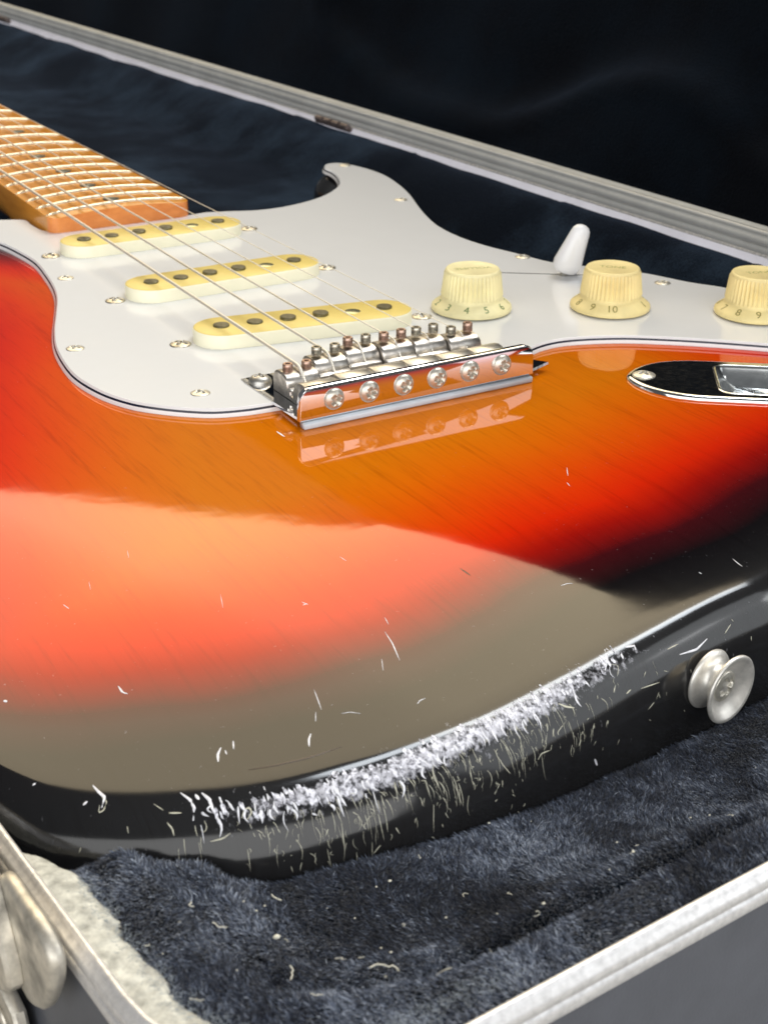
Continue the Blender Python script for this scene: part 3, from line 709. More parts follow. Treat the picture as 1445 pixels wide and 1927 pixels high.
def tri_poly(P, holes=()):
    allp = [Vector(p) for p in P]; edges = [(i, (i+1) % len(P)) for i in range(len(P))]
    for h in holes:
        n0 = len(allp); allp += [Vector(p) for p in h]; edges += [(n0+i, n0+(i+1) % len(h)) for i in range(len(h))]
    r_ = geometry.delaunay_2d_cdt(allp, edges, [], 0, 1e-6)
    Pn = np.array([(p.x, p.y) for p in r_[0]]); Fa = np.array([f for f in r_[2] if len(f) == 3])
    cen = Pn[Fa].mean(1); keep = inside(cen, np.asarray(P))
    for h in holes: keep &= ~inside(cen, np.asarray(h))
    Fa = Fa[keep]; A, B, C_ = Pn[Fa[:, 0]], Pn[Fa[:, 1]], Pn[Fa[:, 2]]
    cr = (B[:, 0]-A[:, 0])*(C_[:, 1]-A[:, 1])-(B[:, 1]-A[:, 1])*(C_[:, 0]-A[:, 0])
    Fa[cr < 0] = Fa[cr < 0][:, ::-1]
    return Pn, [tuple(int(i) for i in f) for f in Fa]
gn = normals2(gpl)
SL0, SL1 = np.array([86.0, 66.6]), np.array([112.5, 48.2])       # selector slot
sd_ = (SL1-SL0)/np.linalg.norm(SL1-SL0); sp_ = np.array([-sd_[1], sd_[0]])
slot = np.array([SL0-sp_*.4, SL1-sp_*.4, SL1+sp_*.4, SL0+sp_*.4])
top_in = gpl-gn*1.25
Pn, Ft = tri_poly(top_in, [slot])
Vg = [(p[0], p[1], 2.3) for p in Pn]; Fg = list(Ft)
o_ = len(Vg); n = len(gpl)
for ins, z in ((1.25, 2.3), (1.12, 2.24), (.72, 1.62)):
    Vg += [tuple(gpl[i]-gn[i]*ins)+(z,) for i in range(n)]
for kk in range(2):
    for i in range(n):
        j = (i+1) % n; Fg.append((o_+kk*n+i, o_+(kk+1)*n+i, o_+(kk+1)*n+j, o_+kk*n+j))
guard = mk("pickguard", Vg, Fg, M_white, guitar, smooth=False)
guard['label'] = "white three-ply pickguard with bevelled black-lined edge"
def ply(name, lv, mt):
    V_, F_ = [], []
    for ins, z in lv: V_ += [tuple(gpl[i]-gn[i]*ins)+(z,) for i in range(n)]
    for kk in range(len(lv)-1):
        for i in range(n):
            j = (i+1) % n; F_.append((kk*n+i, (kk+1)*n+i, (kk+1)*n+j, kk*n+j))
    return mk(name, V_, F_, mt, guard)
ply("middle_ply", [(.72, 1.62), (.42, 1.05)], M_guard_black)
ply("bottom_ply", [(.42, 1.05), (0, .35), (0, .03)], M_guard_low)
mk("switch_slot", *box(86, 112.5, 45, 68, .3, .5), M_dark, guard) if False else None
V_, F_ = prism(slot+np.array([0, 0]), [(0, .2), (0, .9)]); mk("switch_slot", V_, F_, M_dark, guard)

# guard screws
sv, sf = screw_head(2.7, .75, .45, .6, .5, flat=.3)
gs = None
for i, (x, y) in enumerate([(-43.8, 130.8), (-66.8, 61), (-50.4, 9.3), (113.4, 170.4), (106.8, 77.1), (129.4, 27.8), (125, 236.5)]):
    Mx = T(x, y, 2.3) @ Matrix.Rotation(random.random()*3, 4, 'Z')
    if gs is None: gs = mk("guard_screw", sv, sf, M_screw, guard, Mx)
    else: dup(gs, guard, Mx)

# ---- pickups
cov_outline = rrect(69.5, 18.2, 9.05, 14)
def cover_mesh():
    V, F = prism(cov_outline, [(0, 2.3), (0, 5.9), (.25, 6.45), (.8, 6.7)])
    nv = len(cov_outline)
    midx = [0]*(2*nv)+[1]*nv+[0, 1]
    return V, F, midx
pv, pf = lathe([(2.45, 0), (2.45, 1.9), (2.3, 2.05)], 24)
ev, ef = screw_head(3.2, 1.0, .5, .7, .8, flat=.3)
cover0 = pole0 = poleB = ear0 = None
pick_specs = [(0, 158.9, 0), (0, 98.9, 0), (0, 42.9, -9.3)]
for (px, py, ang) in pick_specs:
    Mp = T(px, py, 0) @ Matrix.Rotation(R_(ang), 4, 'Z')
    if cover0 is None:
        V, F, mi = cover_mesh(); cover0 = mk("pickup_cover", V, F, [M_cov_side, M_cov_top], guitar, Mp, True, mi, sharp=50); cv = cover0
    else: cv = dup(cover0, guitar, Mp)
    for k, hgt in enumerate((7.25, 7.2, 7.5, 7.6, 6.35, 7.35)):
        Mk = Mp @ T((k-2.5)*10.48, 0, hgt-2.05)
        if k == 4:
            if poleB is None: poleB = mk("pole_piece", *lathe([(2.45, 0), (2.45, 1.9+.5), (2.3, 2.45)], 24), M_pole_lt, cv, Mk, sharp=30)
            else: dup(poleB, cv, Mk)
        elif pole0 is None: pole0 = mk("pole_piece", pv, pf, M_pole, cv, Mk, sharp=30)
        else: dup(pole0, cv, Mk)
    for sx in (-1, 1):
        Mk = Mp @ T(sx*38.9, 0, 2.35) @ Matrix.Rotation(random.random()*3, 4, 'Z')
        if ear0 is None: ear0 = mk("mounting_screw", ev, ef, M_setsc, cv, Mk)
        else: dup(ear0, cv, Mk)

# ---- neck
def zf_edge(y): return 8.9+.012*(y-192)-.95
def hw(y): return 21+(28.75-21)*(647.7-y)/455.1
ys = [187.2, 187.5, 188.2, 189.4, 191.0, 193, 200, 215, 230, 250, 300, 350, 400, 450, 500]
wi = [4.2, 3.0, 1.6, .6, .1, 0, 0, 0, 0, 0, 0, 0, 0, 0, 0]
Vn, Fn, mi = [], [], []
def neck_sec(y, inset):
    w_ = hw(y)-inset; ze = zf_edge(y); P = []
    heel = max(0, min(1, (250-y)/35)); dep = 21-0*heel
    for k in range(-8, 9):
        x = w_*k/8*.985; P.append((x, y, ze+(w_*w_-x*x)/(2*215)))
    for k in range(1, 14):
        th = k/14*math.pi; e_ = .18+(1-heel)*.42
        cx = math.cos(th); sx_ = math.sin(th)
        x = w_*math.copysign(abs(cx)**e_, cx); z = ze-.7-(dep)*(abs(sx_)**(.9 if heel < .5 else .55))
        P.append((x, y, z))
    return P
for y, ins in zip(ys, wi): Vn += neck_sec(y, ins)
K = 30
for i in range(len(ys)-1):
    for j in range(K):
        j2 = (j+1) % K; Fn.append((i*K+j, i*K+j2, (i+1)*K+j2, (i+1)*K+j)); mi.append(1 if i < 4 and not (j < 16) else 0)
Fn.append(tuple(range(K))[::-1]); mi.append(1); Fn.append(tuple((len(ys)-1)*K+j for j in range(K))); mi.append(0)
neck = mk("neck", Vn, Fn, [M_maple, M_maple_end], guitar, smooth=True, midx=mi, sharp=35)
for n_ in range(21, 5, -1):
    y = 647.7*2**(-n_/12); w_ = hw(y)-.6; ze = zf_edge(y)
    V, F = [], []; S = 24
    for k in range(S+1):
        x = -w_+2*w_*k/S; zc = ze+(w_*w_-x*x)/(2*215)
        endf = min(1, (min(k, S-k)+.25)/1.0)
        for q in range(7):
            th = math.pi*q/6; V.append((x, 0.8*math.cos(th)*-1, zc-.05+.8*math.sin(th)*endf))
    for k in range(S):
        for q in range(6): F.append((k*7+q, k*7+q+1, (k+1)*7+q+1, (k+1)*7+q))
    F.append(tuple(range(7))); F.append(tuple(S*7+q for q in range(7))[::-1])
    mk("fret", V, F, M_fretw, neck, T(0, y, 0))
dv_, df_ = lathe([(3.2, -.3), (3.2, .06)], 20)
dot0 = None
for n_, xs in ((21, (0,)), (19, (0,)), (17, (0,)), (15, (0,)), (12, (-9, 9)), (9, (0,))):
    y = (647.7*2**(-n_/12)+647.7*2**(-(n_-1)/12))/2
    for x in xs:
        z = zf_edge(y)+(hw(y)**2-x*x)/(2*215)
        if dot0 is None: dot0 = mk("fret_marker", dv_, df_, M_dot, neck, T(x, y, z))
        else: dup(dot0, neck, T(x, y, z))

# ---- bridge
plateP = [(-36.4, -20.9), (37.4, -20.9), (39.8, -20.4), (47.5, -17.6), (41.5, -9), (39.5, 5), (38.5, 13.2), (-36.2, 13.6), (-36.8, 10)]
V, F = prism(plateP, [(3.4, .5), (3.0, 1.1), (0, 1.9), (.25, 2.6)])
plate = mk("bridge_plate", V, F, M_chrome, guitar, smooth=True, sharp=25)
plate['label'] = "chrome bridge plate with bent-up rear flange"
# flange: upright with rounded upper corners, bent from the plate
fl = []
zt, zb_, x0, x1, rc = 11.2, 2.0, -36.7, 38.2, 3.6
fl += [(x0, zb_), (x1, zb_)]
for k in range(9):
    th = R_(90*k/8); fl.append((x1-rc+rc*math.cos(th), zt-rc+rc*math.sin(th)))
for k in range(9):
    th = R_(90+90*k/8); fl.append((x0+rc+rc*math.cos(th), zt-rc+rc*math.sin(th)))
V, F = prism(fl, [(.5, -.1), (.12, .02), (0, .25), (0, 1.45), (.12, 1.75), (.45, 1.9)])
# prism is in (x, z) with depth along +z -> map to y
V = [(p[0], -22.6+p[2], p[1]) for p in V]; F = [f[::-1] for f in F]
mk("rear_flange", V, F, M_chrome, plate, smooth=True, sharp=25)
V, F = box(-35.8, 37.4, -23.7, -20.8, .06, 1.75, .3); mk("under_flange_strip", V, F, M_strip, plate)  # plain pale strip filling the gap below the flange

def saddle_mesh(w_, dy):
    front = [(4.6, 4.2), (4.8, 8.0), (4.4, 9.3), (3.4, 10.0), (1.6, 10.35), (-.8, 10.3), (-2.4, 9.8), (-3.5, 8.9), (-3.9, 7.9), (-4.0, 7.1), (-5.0, 6.9), (-5.5, 6.5), (-5.6, 5.6), (-7.6, 5.3), (-8.6, 5.0), (-8.8, 4.2)]
    V, F = [], []
    for (xx, sc_) in ((-w_/2, .93), (-w_/2+.5, 1), (w_/2-.5, 1), (w_/2, .93)):
        for (y, z) in front: V.append((xx, (y+1)*sc_-1+dy, (z-3.6)*sc_+3.6))
    k = len(front)
    for i in range(3):
        for j in range(k-1): F.append((i*k+j, (i+1)*k+j, (i+1)*k+j+1, i*k+j+1))
    F.append(tuple(range(k))); F.append(tuple(3*k+j for j in range(k))[::-1])
    return V, F
def roll_mesh(w_):
    prof = [(-9.2, 3.2), (-9.4, 6.0), (-9.8, 7.2), (-10.7, 8.4), (-12.2, 9.4), (-14.2, 9.8), (-16.2, 9.5), (-18.0, 8.5), (-19.2, 7.2), (-19.8, 5.6), (-20.0, 3.2)]
    V, F = [], []
    for (xx, sc_) in ((-w_/2, .95), (-w_/2+.3, 1), (w_/2-.3, 1), (w_/2, .95)):
        for (y, z) in prof: V.append((xx, (y+14)*sc_-14, (z-3.2)*sc_+3.2))
    k = len(prof)
    for i in range(3):
        for j in range(k-1): F.append((i*k+j, (i+1)*k+j, (i+1)*k+j+1, i*k+j+1))
    F.append(tuple(range(k))); F.append(tuple(3*k+j for j in range(k))[::-1])
    return V, F
SX = [(k-2.5)*10.75 for k in range(6)]
sad_dy = [-3.0, .4, 1.8, .2, .1, -1.6]; sad_dz = [-1.1, 0.0, .5, .5, .2, -.3]
setv, setf = lathe([(1.45, 0), (1.45, .6), (1.32, .68), (1.45, .76), (1.32, .9), (1.45, 1.05), (1.32, 1.2), (1.45, 1.35), (1.32, 1.5), (1.45, 1.65), (1.45, 2.2), (1.25, 2.45), (.75, 2.45), (.7, 1.6), (0.01, 1.6)], 20)
iv, if_ = screw_head(3.0, 2.0, .62, .52, 1.0)
rust = [1, 1, 0, 0, 1, 0, 1, 1, 0, 0, 0, 1]; up_s = [.1, .0, 1.0, .9, 1.0, .9, 1.1, 1.1, 1.3, 1.3, .7, 1.0]
for i in range(6):
    V, F = saddle_mesh(10.5, sad_dy[i])
    z0 = sad_dz[i]
    sad = mk("saddle", V, F, M_saddle, plate, T(SX[i], 0, z0-.3), smooth=True, sharp=35)
    V, F = roll_mesh(10.55)
    mk("saddle_heel", V, F, M_nickel, plate, T(SX[i], (-.5, .3, 0, .25, -.15, .1)[i], (-.5, 0, .1, .15, .1, 0)[i]), smooth=True, sharp=50)
    for s_ in (-1, 1):
        q = 2*i+(s_ > 0)
        mk("height_screw", setv, setf, M_rust if rust[q] else M_setsc, plate, T(SX[i]+s_*2.9, .2+sad_dy[i], 9.6+z0+up_s[q]), sharp=40)
    Mi = T(SX[i]+.2, -22.6, 6.9) @ Matrix.Rotation(R_(90), 4, 'X') @ Matrix.Rotation(R_((38, 20, 62, 75, 80, 15)[i]), 4, 'Z')
    mk("intonation_screw", iv, if_, M_screw, plate, Mi)
# mounting screw domes at the front of the plate
for x in (-34.2+1.6, 33):
    V, F = screw_head(3.3, 2.4, .4, .5, .6); mk("pivot_screw", V, F, M_nickel, plate, T(x, 8.5, 2.5))

# ---- strings
gauge = [1.07, .86, .66, .43, .33, .26]
for i in range(6):
    xb, xn = (i-2.5)*10.75, (i-2.5)*7.0
    z0 = 10.95+sad_dz[i]+gauge[i]/2-.25; y0 = -1.0+sad_dy[i]
    def sx_(y): return xb+(xn-xb)*(y/647.7)
    zn_ = z0+.0045*470
    P = [(sx_(470), 470, zn_), (sx_(300), 300, z0+.0045*300), (sx_(150), 150, z0+.0045*150), (sx_(y0+1.4), y0+1.4, z0+.02), (xb, y0+.4, z0-.1), (xb, y0-.6, z0-.65), (xb, y0-1.6, z0-1.7), (xb, y0-4.2, z0-5.2)]
    V, F = tube(P, gauge[i]/2, 10)
    o = mk("string", V, F, M_wound if i < 3 else M_string, guitar)

# ---- knobs
NR = 44
def knob_fn(i, th, rr, z):
    if 7.0 < z < 14.2: return 1+.022*max(-.6, math.cos(th*NR))
    return 1
kprof = [(11.6, .0), (12.7, .1), (12.85, .5), (12.7, 1.3), (12.2, 1.75), (11.2, 2.5), (10.2, 3.35), (9.75, 3.8), (9.7, 4.1), (9.72, 4.7), (9.62, 4.9), (9.3, 7.2), (8.95, 10.2), (8.75, 12.0), (8.7, 12.3), (8.66, 12.7), (8.35, 13.15), (7.9, 13.25), (7.7, 13.15), (0.01, 13.15)]
def kfn2(i, th, rr, z):
    if 4.8 < z < 12.2: return 1+.034*math.cos(th*NR)
    return 1
# cone of the skirt between (12.2,1.75) and (10.2,3.35)
def skirt_text(s, size, ang, knob, mt):
    V, F = text_mesh(s, size)
    sl = Vector((10.2-12.2, 3.35-1.75)); L_ = sl.length; sl /= L_
    VV = []
    for (x, y, z) in V:
        h = L_*.5+y*.95
        rr = 12.2+sl.x*h+.035; zz = 1.75+sl.y*h+.05
        th = R_(ang)+x/rr
        VV.append((rr*math.cos(th), rr*math.sin(th), zz))
    return mk("numeral", VV, F, mt, knob, WM[knob.name].copy(), smooth=False)
camdir = math.degrees(math.atan2(CAM[1]-20, CAM[0]-60))
for (kx, ky, first, off, word, rot, mt, mn, lab) in [
        (56.3, 35.2, 4, -3.5, "VOLUME", 197, M_knob, M_num_g, "volume knob nearest the strings with green numerals"),
        (96.0, 14.6, 10, 8, "TONE", -2, M_knob2, M_num_o, "middle tone knob with olive numerals"),
        (132.6, -12.8, 9, 11, "TONE", 26, M_knob2, M_num_o, "outer tone knob cut by the picture edge")]:
    V, F = lathe(kprof, NR*6, True, kfn2)
    kb = mk("control_knob", V, F, mt, guitar, T(kx, ky, 2.75), smooth=True, sharp=60); kb['label'] = lab
    mk("knob_shaft", *lathe([(4.2, -.5), (4.2, .1)], 24), M_dark, kb, T(kx, ky, 2.75))
    vd = math.degrees(math.atan2(CAM[1]-ky, CAM[0]-kx))
    for k in range(1, 11):
        skirt_text(str(k), 3.1, vd+off+(k-first)*32.7-4, kb, mn)
    V, F = text_mesh(word, 3.1)
    Mt = T(kx, ky, 2.75+13.19) @ Matrix.Rotation(R_(vd+90+rot), 4, 'Z')
    mk("knob_lettering", V, F, M_num_t, kb, Mt, smooth=False)

# ---- selector switch
base_p = Vector((105.0, 51.5, 2.3))
lean = Vector((sd_[0]*.34, sd_[1]*.34, 1)).normalized()
q = Vector((0, 0, 1)).rotation_difference(lean).to_matrix().to_4x4()
Ms = T(*base_p) @ q
V, F = lathe([(1.1, -1), (1.1, 5)], 12)
sw = mk("selector_lever", V, F, M_nickel, guitar, Ms)
V, F = lathe([(3.1, 1.6), (3.9, 2.0), (4.5, 3.2), (4.75, 4.6), (4.8, 5.4), (4.55, 7), (3.95, 11), (3.45, 14.5), (3.2, 16.4), (2.8, 17.7), (2.1, 18.6), (1.1, 19.1), (0.01, 19.25)], 32)
V = [(x*1.1, y*.92, z*.98) for x, y, z in V]
mk("switch_tip", V, F, M_tip, sw, Ms)

# ---- jack plate
def jw(u, L_=86.0, W_=15.6):
    s = min(1, max(0, u/L_)); k = min(s, 1-s)*2
    return W_*(1-(1-min(1, k/.52))**2.3)**.62
bo = [(0, 0)]
us = [0, .15, .5, 1.2, 2.5, 4.5, 7, 10, 14, 19, 25, 33, 43, 53, 61, 67, 72, 76, 79, 81.5, 83.5, 84.8, 85.5, 85.85, 86]
loop = [(u, -jw(u)) for u in us] + [(u, jw(u)) for u in us[::-1][1:-1]]
loop = resample(np.array(loop), 1.2)
if poly_area(loop) < 0: loop = loop[::-1]
ln2 = normals2(loop)
cupn = normals2(cup)
inner = loop-ln2*1.3
Pj, Fj = tri_poly(inner, [cup])
def l2w(u, v, z): p = jp(u, v); return (p[0], p[1], z)
Vj = [l2w(p[0], p[1], 1.25) for p in Pj]; Fj = list(Fj); nb = len(loop)
o_ = len(Vj)
for ins, z in ((1.3, 1.25), (.9, 1.2), (.35, .9), (.05, .45), (0, .02)):
    Vj += [l2w(*(loop[i]-ln2[i]*ins), z) for i in range(nb)]
for kk in range(4):
    for i in range(nb):
        j = (i+1) % nb; Fj.append((o_+kk*nb+i, o_+(kk+1)*nb+i, o_+(kk+1)*nb+j, o_+kk*nb+j))
jack = mk("jack_plate", Vj, Fj, M_chrome_worn, guitar, smooth=True, sharp=40)
jack['label'] = "boat-shaped scuffed chrome output jack plate"
Vc, Fc = [], []; nc = len(cup)
cc_ = np.array([cup[:, 0].mean(), 0])
for ins, z in ((0, 1.25), (.25, 1.45), (.7, 1.35), (1.2, .6), (2.4, -1.5), (4.0, -3.2), (6.5, -4.2)):
    for i in range(nc):
        p = cup[i]-cupn[i]*ins
        zz = z if z > 0 else z*(.55+.9*max(0, (p[0]-25)/36))
        Vc.append(l2w(p[0], p[1], zz))
for kk in range(6):
    for i in range(nc):
        j = (i+1) % nc; Fc.append((kk*nc+i, kk*nc+j, (kk+1)*nc+j, (kk+1)*nc+i))
Fc.append(tuple(6*nc+j for j in range(nc)))
mk("jack_cup", Vc, Fc, simple("satin_cup_chrome", (.80, .82, .82), .22, 1.0, .15, 300), jack, smooth=True)
V, F = screw_head(3.3, 1.1, .35, .5, .5, flat=.3)
mk("plate_screw", V, F, M_screw, jack, T(*l2w(4.9, 0, 1.2)))
V, F = lathe([(4.2, -3.5), (4.2, -2.2), (3.2, -2.2), (3.1, -3.6)], 6); mk("jack_nut", V, F, M_nickel, jack, T(*l2w(45, 0, 0)))

# ---- strap button on the tail
V, F = lathe([(5.5, 0), (6.0, .25), (6.1, .7), (5.9, 1.3), (5.0, 1.7), (4.2, 2.3), (3.75, 3.2), (3.65, 4.0), (3.85, 4.9), (4.5, 5.8), (5.7, 6.7), (6.7, 7.4), (7.0, 7.9), (7.0, 8.3), (6.8, 8.6), (6.45, 8.65), (6.1, 8.4), (5.2, 7.3), (4.2, 6.4), (3.5, 5.9), (0.01, 5.9)], 56)
ki = idx_of_x(-9.8); bn = on[ki]
Mb = T(outl[ki, 0], outl[ki, 1], -15.5)
zx = Vector((bn[0], bn[1], 0.0)); xx_ = Vector((0, 0, 1)).cross(zx).normalized(); yy_ = zx.cross(xx_)
for i in range(3): Mb[i][0] = xx_[i]; Mb[i][1] = yy_[i]; Mb[i][2] = zx[i]
V = [(p[0]*1.09, p[1]*1.09, p[2]*.76) for p in V]
but = mk("strap_button", V, F, M_button, guitar, Mb, sharp=60)
but['label'] = "satin metal strap button with cupped rim"
V, F = screw_head(3.35, .9, .75, .62, 1.1, flat=.3)
mk("button_screw", V, F, M_screw, but, Mb @ T(0, 0, 4.5) @ Matrix.Rotation(R_(25), 4, 'Z'))

# ================================================================== THE CASE
case = empty("guitar_case", 0, 0, -115, "open hard guitar case with aluminium rim and dark navy plush lining, holding the guitar", "guitar case")
TH = R_(3.5); ex = np.array([math.cos(TH), math.sin(TH)]); ey = np.array([-math.sin(TH), math.cos(TH)])
def cs(u, v): return ex*u+ey*v
def far_x(y): return 193-.045*y
def meet_far(v):    # point on the line v=const hitting the far line
    lo_, hi_ = 100.0, 400.0
    for _ in range(50):
        mid_ = (lo_+hi_)/2; p = cs(mid_, v)
        if p[0] < far_x(p[1]): lo_ = mid_
        else: hi_ = mid_
    return cs(lo_, v)
UL, VN, VF = -164.3, -208.6, 868.0
corners = [cs(UL, VN), meet_far(VN), meet_far(VF), cs(UL, VF)]
def rounded(P, rad, n_=10):
    out_ = []; k = len(P)
    for i in range(k):
        p0, p1, p2 = P[i-1], P[i], P[(i+1) % k]
        a_ = (p0-p1)/np.linalg.norm(p0-p1); b_ = (p2-p1)/np.linalg.norm(p2-p1)
        ang = math.acos(float(a_@b_)); tl = rad/math.tan(ang/2)
        s_, e__ = p1+a_*tl, p1+b_*tl; c_ = p1+(a_+b_)/np.linalg.norm(a_+b_)*rad/math.sin(ang/2)
        v0 = s_-c_; v1 = e__-c_; a0 = math.atan2(v0[1], v0[0]); a1 = math.atan2(v1[1], v1[0])
        da = (a1-a0+math.pi) % (2*math.pi)-math.pi
        for j in range(n_+1): out_.append(c_+rad*np.array([math.cos(a0+da*j/n_), math.sin(a0+da*j/n_)]))
    return np.array(out_)
rimP = rounded(corners, 34, 14)
if poly_area(rimP) < 0: rimP = rimP[::-1]
rimP = resample(rimP, 6.0)
def rz(p): return -8+8*max(0, min(1, (p[0]+150)/330))
rim_prof = [(-1.6, -2.5), (-1.5, -.5), (-1.2, .15), (-.7, .45), (-.2, .3), (.1, -.15), (.45, -.6), (.9, -.75), (1.2, -1.1), (1.3, -1.8), (1.25, -2.6), (.85, -2.9), (.85, -3.3), (1.3, -3.6), (1.4, -4.4), (1.3, -5.6), (.95, -6.1), (.5, -6.15)]
V, F = sweep(rimP, rim_prof, True, rz)
mk("base_rim", V, F, M_alu, case, smooth=True, sharp=50)
trimP = np.array([p for p in np.roll(rimP, -int(np.argmax(rimP[:, 1]+rimP[:, 0])), axis=0) if (p @ ex < -110 and p @ ey < 700)])
trimP = resample(trimP, .7, False)
_tp = [(-8.4, -3.6), (-8.0, -2.6), (-7.4, -1.9), (-6.8, -1.5), (-6.1, -1.25), (-5.4, -1.1), (-4.6, -1.0), (-3.8, -.9), (-3.0, -.9), (-2.2, -.95), (-1.4, -1.0)]
V, F = sweep(trimP, _tp, False, rz)
V = np.array(V).reshape(len(trimP), len(_tp), 3); _n = rng.normal(0, 1, (len(trimP), len(_tp)))
_n = (_n+np.roll(_n, 1, 0)+np.roll(_n, 1, 1)+np.roll(_n, 2, 0)*.7)*.5
V[:, :, 2] += _n*.17*np.linspace(1, .25, len(_tp))
_wob = np.interp(np.arange(len(trimP)), np.arange(0, len(trimP)+5, 5), rng.normal(0, .45, len(np.arange(0, len(trimP)+5, 5))))
_sh = np.clip((-trimP[:, 1]-138)/14, 0.12, 1)
for _e in (0, 1):
    _ii = np.arange(len(trimP)) if _e == 0 else len(trimP)-1-np.arange(len(trimP))
    _sh = np.minimum(_sh, np.where(trimP[:, 1] < -170, np.clip(_ii/55, .12, 1), _sh))
_nn = normals2(trimP, False); _oo = np.array([p_[0]+1.4 for p_ in _tp])
V[:, :, :2] += _nn[:, None, :]*(-_oo)[None, :, None]*(1-_sh)[:, None, None]; V[:, :, 2] -= ((1-_sh)*2.0)[:, None]
V[:, :4, :2] -= (_nn*_wob[:, None])[:, None, :]
_endf = np.clip((len(trimP)-1-np.arange(len(trimP)))/26, 0, 1); V[:, :, 2] -= ((1-_endf)*1.6)[:, None]
V = V.reshape(-1, 3)
mk("glue_trim", V, F, M_crust, case, smooth=True)['label'] = "dirty cream glue trim inside the rim"
V, F = sweep(rimP, [(.55, -6.0), (.6, -7), (.3, -60), (-1.5, -98), (-6, -108), (-14, -112), (-60, -113)], True, rz)
mk("shell", V, F, M_abs, case, smooth=True)
# far side: pale strip standing above the plush, then the lid rim
yy = np.arange(-190, 880, 10.0)[::-1]
farP = np.stack([far_x(yy), yy], 1)[::-1]
V, F = sweep(farP, [(-7.5, -13), (-6.4, -9.5), (-4.2, -4.6), (-2.0, -1.0), (-1.2, -.2), (-.2, 0)], False)
V = np.array(V); 
mk("rim_strip", V, F, M_lav, case, smooth=True)
lid = mk("lid_rim", *sweep(farP, [(-.4, 0), (-.9, .4), (-1.2, 1.6), (-1.0, 2.3), (-.2, 2.6), (-.2, 3.1), (-1.1, 3.5), (-1.5, 4.6), (-1.3, 6.2), (-.4, 6.6), (-.4, 7.0), (-1.0, 7.4), (-.6, 8.4), (.6, 9.0), (4, 9.2)], False), M_alu_lid, case, smooth=True)
# hinges on the rim strip
def far_frame(y):
    return T(far_x(y)-1.8, y, -3) @ Matrix.Rotation(math.atan(.045), 4, 'Z')
M_hinge = simple("tarnished_hinge", (.20, .16, .15), .5, .6, .5, 300)
for y in (336, 800):
    V, F = merge(box(-1.2, .6, -17, 17, -3.2, 2.6, .4), *[(lambda c: ([(p[2]*0-1.6+p[0]*.0+p[0], c+p[2], 2.9+p[1]) for p in lathe([(1.5, -3), (1.5, 3)], 10)[0]], lathe([(1.5, -3), (1.5, 3)], 10)[1]))(c) for c in (-12, -4, 4, 12)])
    mk("hinge", V, F, M_hinge, case, far_frame(y), smooth=False)

# lid: leans back, tray lined with plush, relief of the instrument pocket
eyl = np.array([-.045, 1, 0.]); eyl /= np.linalg.norm(eyl)
outv_ = np.array([eyl[1], -eyl[0], 0.])
LE = R_(70); sv_ = math.cos(LE)*outv_+math.sin(LE)*np.array([0, 0, 1.]); nv_ = np.cross(sv_, eyl)
if nv_[2] < 0 and nv_[0] > 0: nv_ = -nv_
if nv_[0] > 0: nv_ = -nv_            # faces the guitar
O_ = np.array([193., 0, 9.])
S_pts = [(-215, 130), (-170, 95), (-120, 65), (-70, 38), (-20, 22), (30, 24), (74, 33), (91, 43), (108, 49), (131, 52), (154, 48), (174, 41), (197, 29), (230, 18), (271, 17), (314, 21), (348, 31), (374, 40), (391, 53), (405, 75), (415, 125), (425, 150), (540, 155), (870, 155)]
sa = np.array([p[0] for p in S_pts], float); sb_ = np.array([p[1] for p in S_pts], float)
aa = np.arange(-205, 862, 5.0); bb = np.concatenate([[0, 0.5], np.arange(4, 313, 4.0)])
V, F = [], []
sp = catmull(list(zip(sa, sb_)), False, 3.0)
AA, BB = np.meshgrid(aa, bb, indexing='ij'); Q = np.stack([AA.ravel(), BB.ravel()], 1)
dS = np.array([np.sqrt(((sp-q_)**2).sum(1)).min() for q_ in Q]); sgn = np.sign(Q[:, 1]-np.interp(Q[:, 0], sp[:, 0], sp[:, 1]))
sd2 = dS*sgn
rel = 15*(1/(1+np.exp(sd2/4.6))) + 2.5*np.exp(-((sd2+7)/6)**2)
for (a_, b_), r_ in zip(Q, rel):
    dep = -24+r_+.8*math.sin(a_*.05+b_*.03)
    if b_ <= 0: dep = 0
    p = O_+eyl*a_+sv_*b_+nv_*dep; V.append(tuple(p))
nbb = len(bb)
for i in range(len(aa)-1):
    for j in range(nbb-1): F.append((i*nbb+j, (i+1)*nbb+j, (i+1)*nbb+j+1, i*nbb+j+1))
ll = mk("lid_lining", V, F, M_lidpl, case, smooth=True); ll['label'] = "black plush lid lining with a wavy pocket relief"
def slab(a0, a1, b0, b1, n0, n1):
    V = []
    for a_, b_, n_ in [(a0, b0, n0), (a1, b0, n0), (a1, b1, n0), (a0, b1, n0), (a0, b0, n1), (a1, b0, n1), (a1, b1, n1), (a0, b1, n1)]:
        V.append(tuple(O_+eyl*a_+sv_*b_+nv_*n_))
    return V, [(0, 1, 2, 3), (7, 6, 5, 4), (0, 4, 5, 1), (1, 5, 6, 2), (2, 6, 7, 3), (3, 7, 4, 0)]
M_lidedge = simple('dark_lid_binding', (.02, .02, .023), .6)
V, F = merge(slab(-212, 868, 310, 316, -31, 2), slab(-212, -206, 0, 310, -31, 2), slab(862, 868, 0, 310, -31, 2))
mk("lid_side_wall", V, F, M_lidedge, case, smooth=False)
V, F = slab(-213, 869, -1, 316.5, -44, -30); mk("lid_shell", V, F, M_lidedge, case, smooth=False)

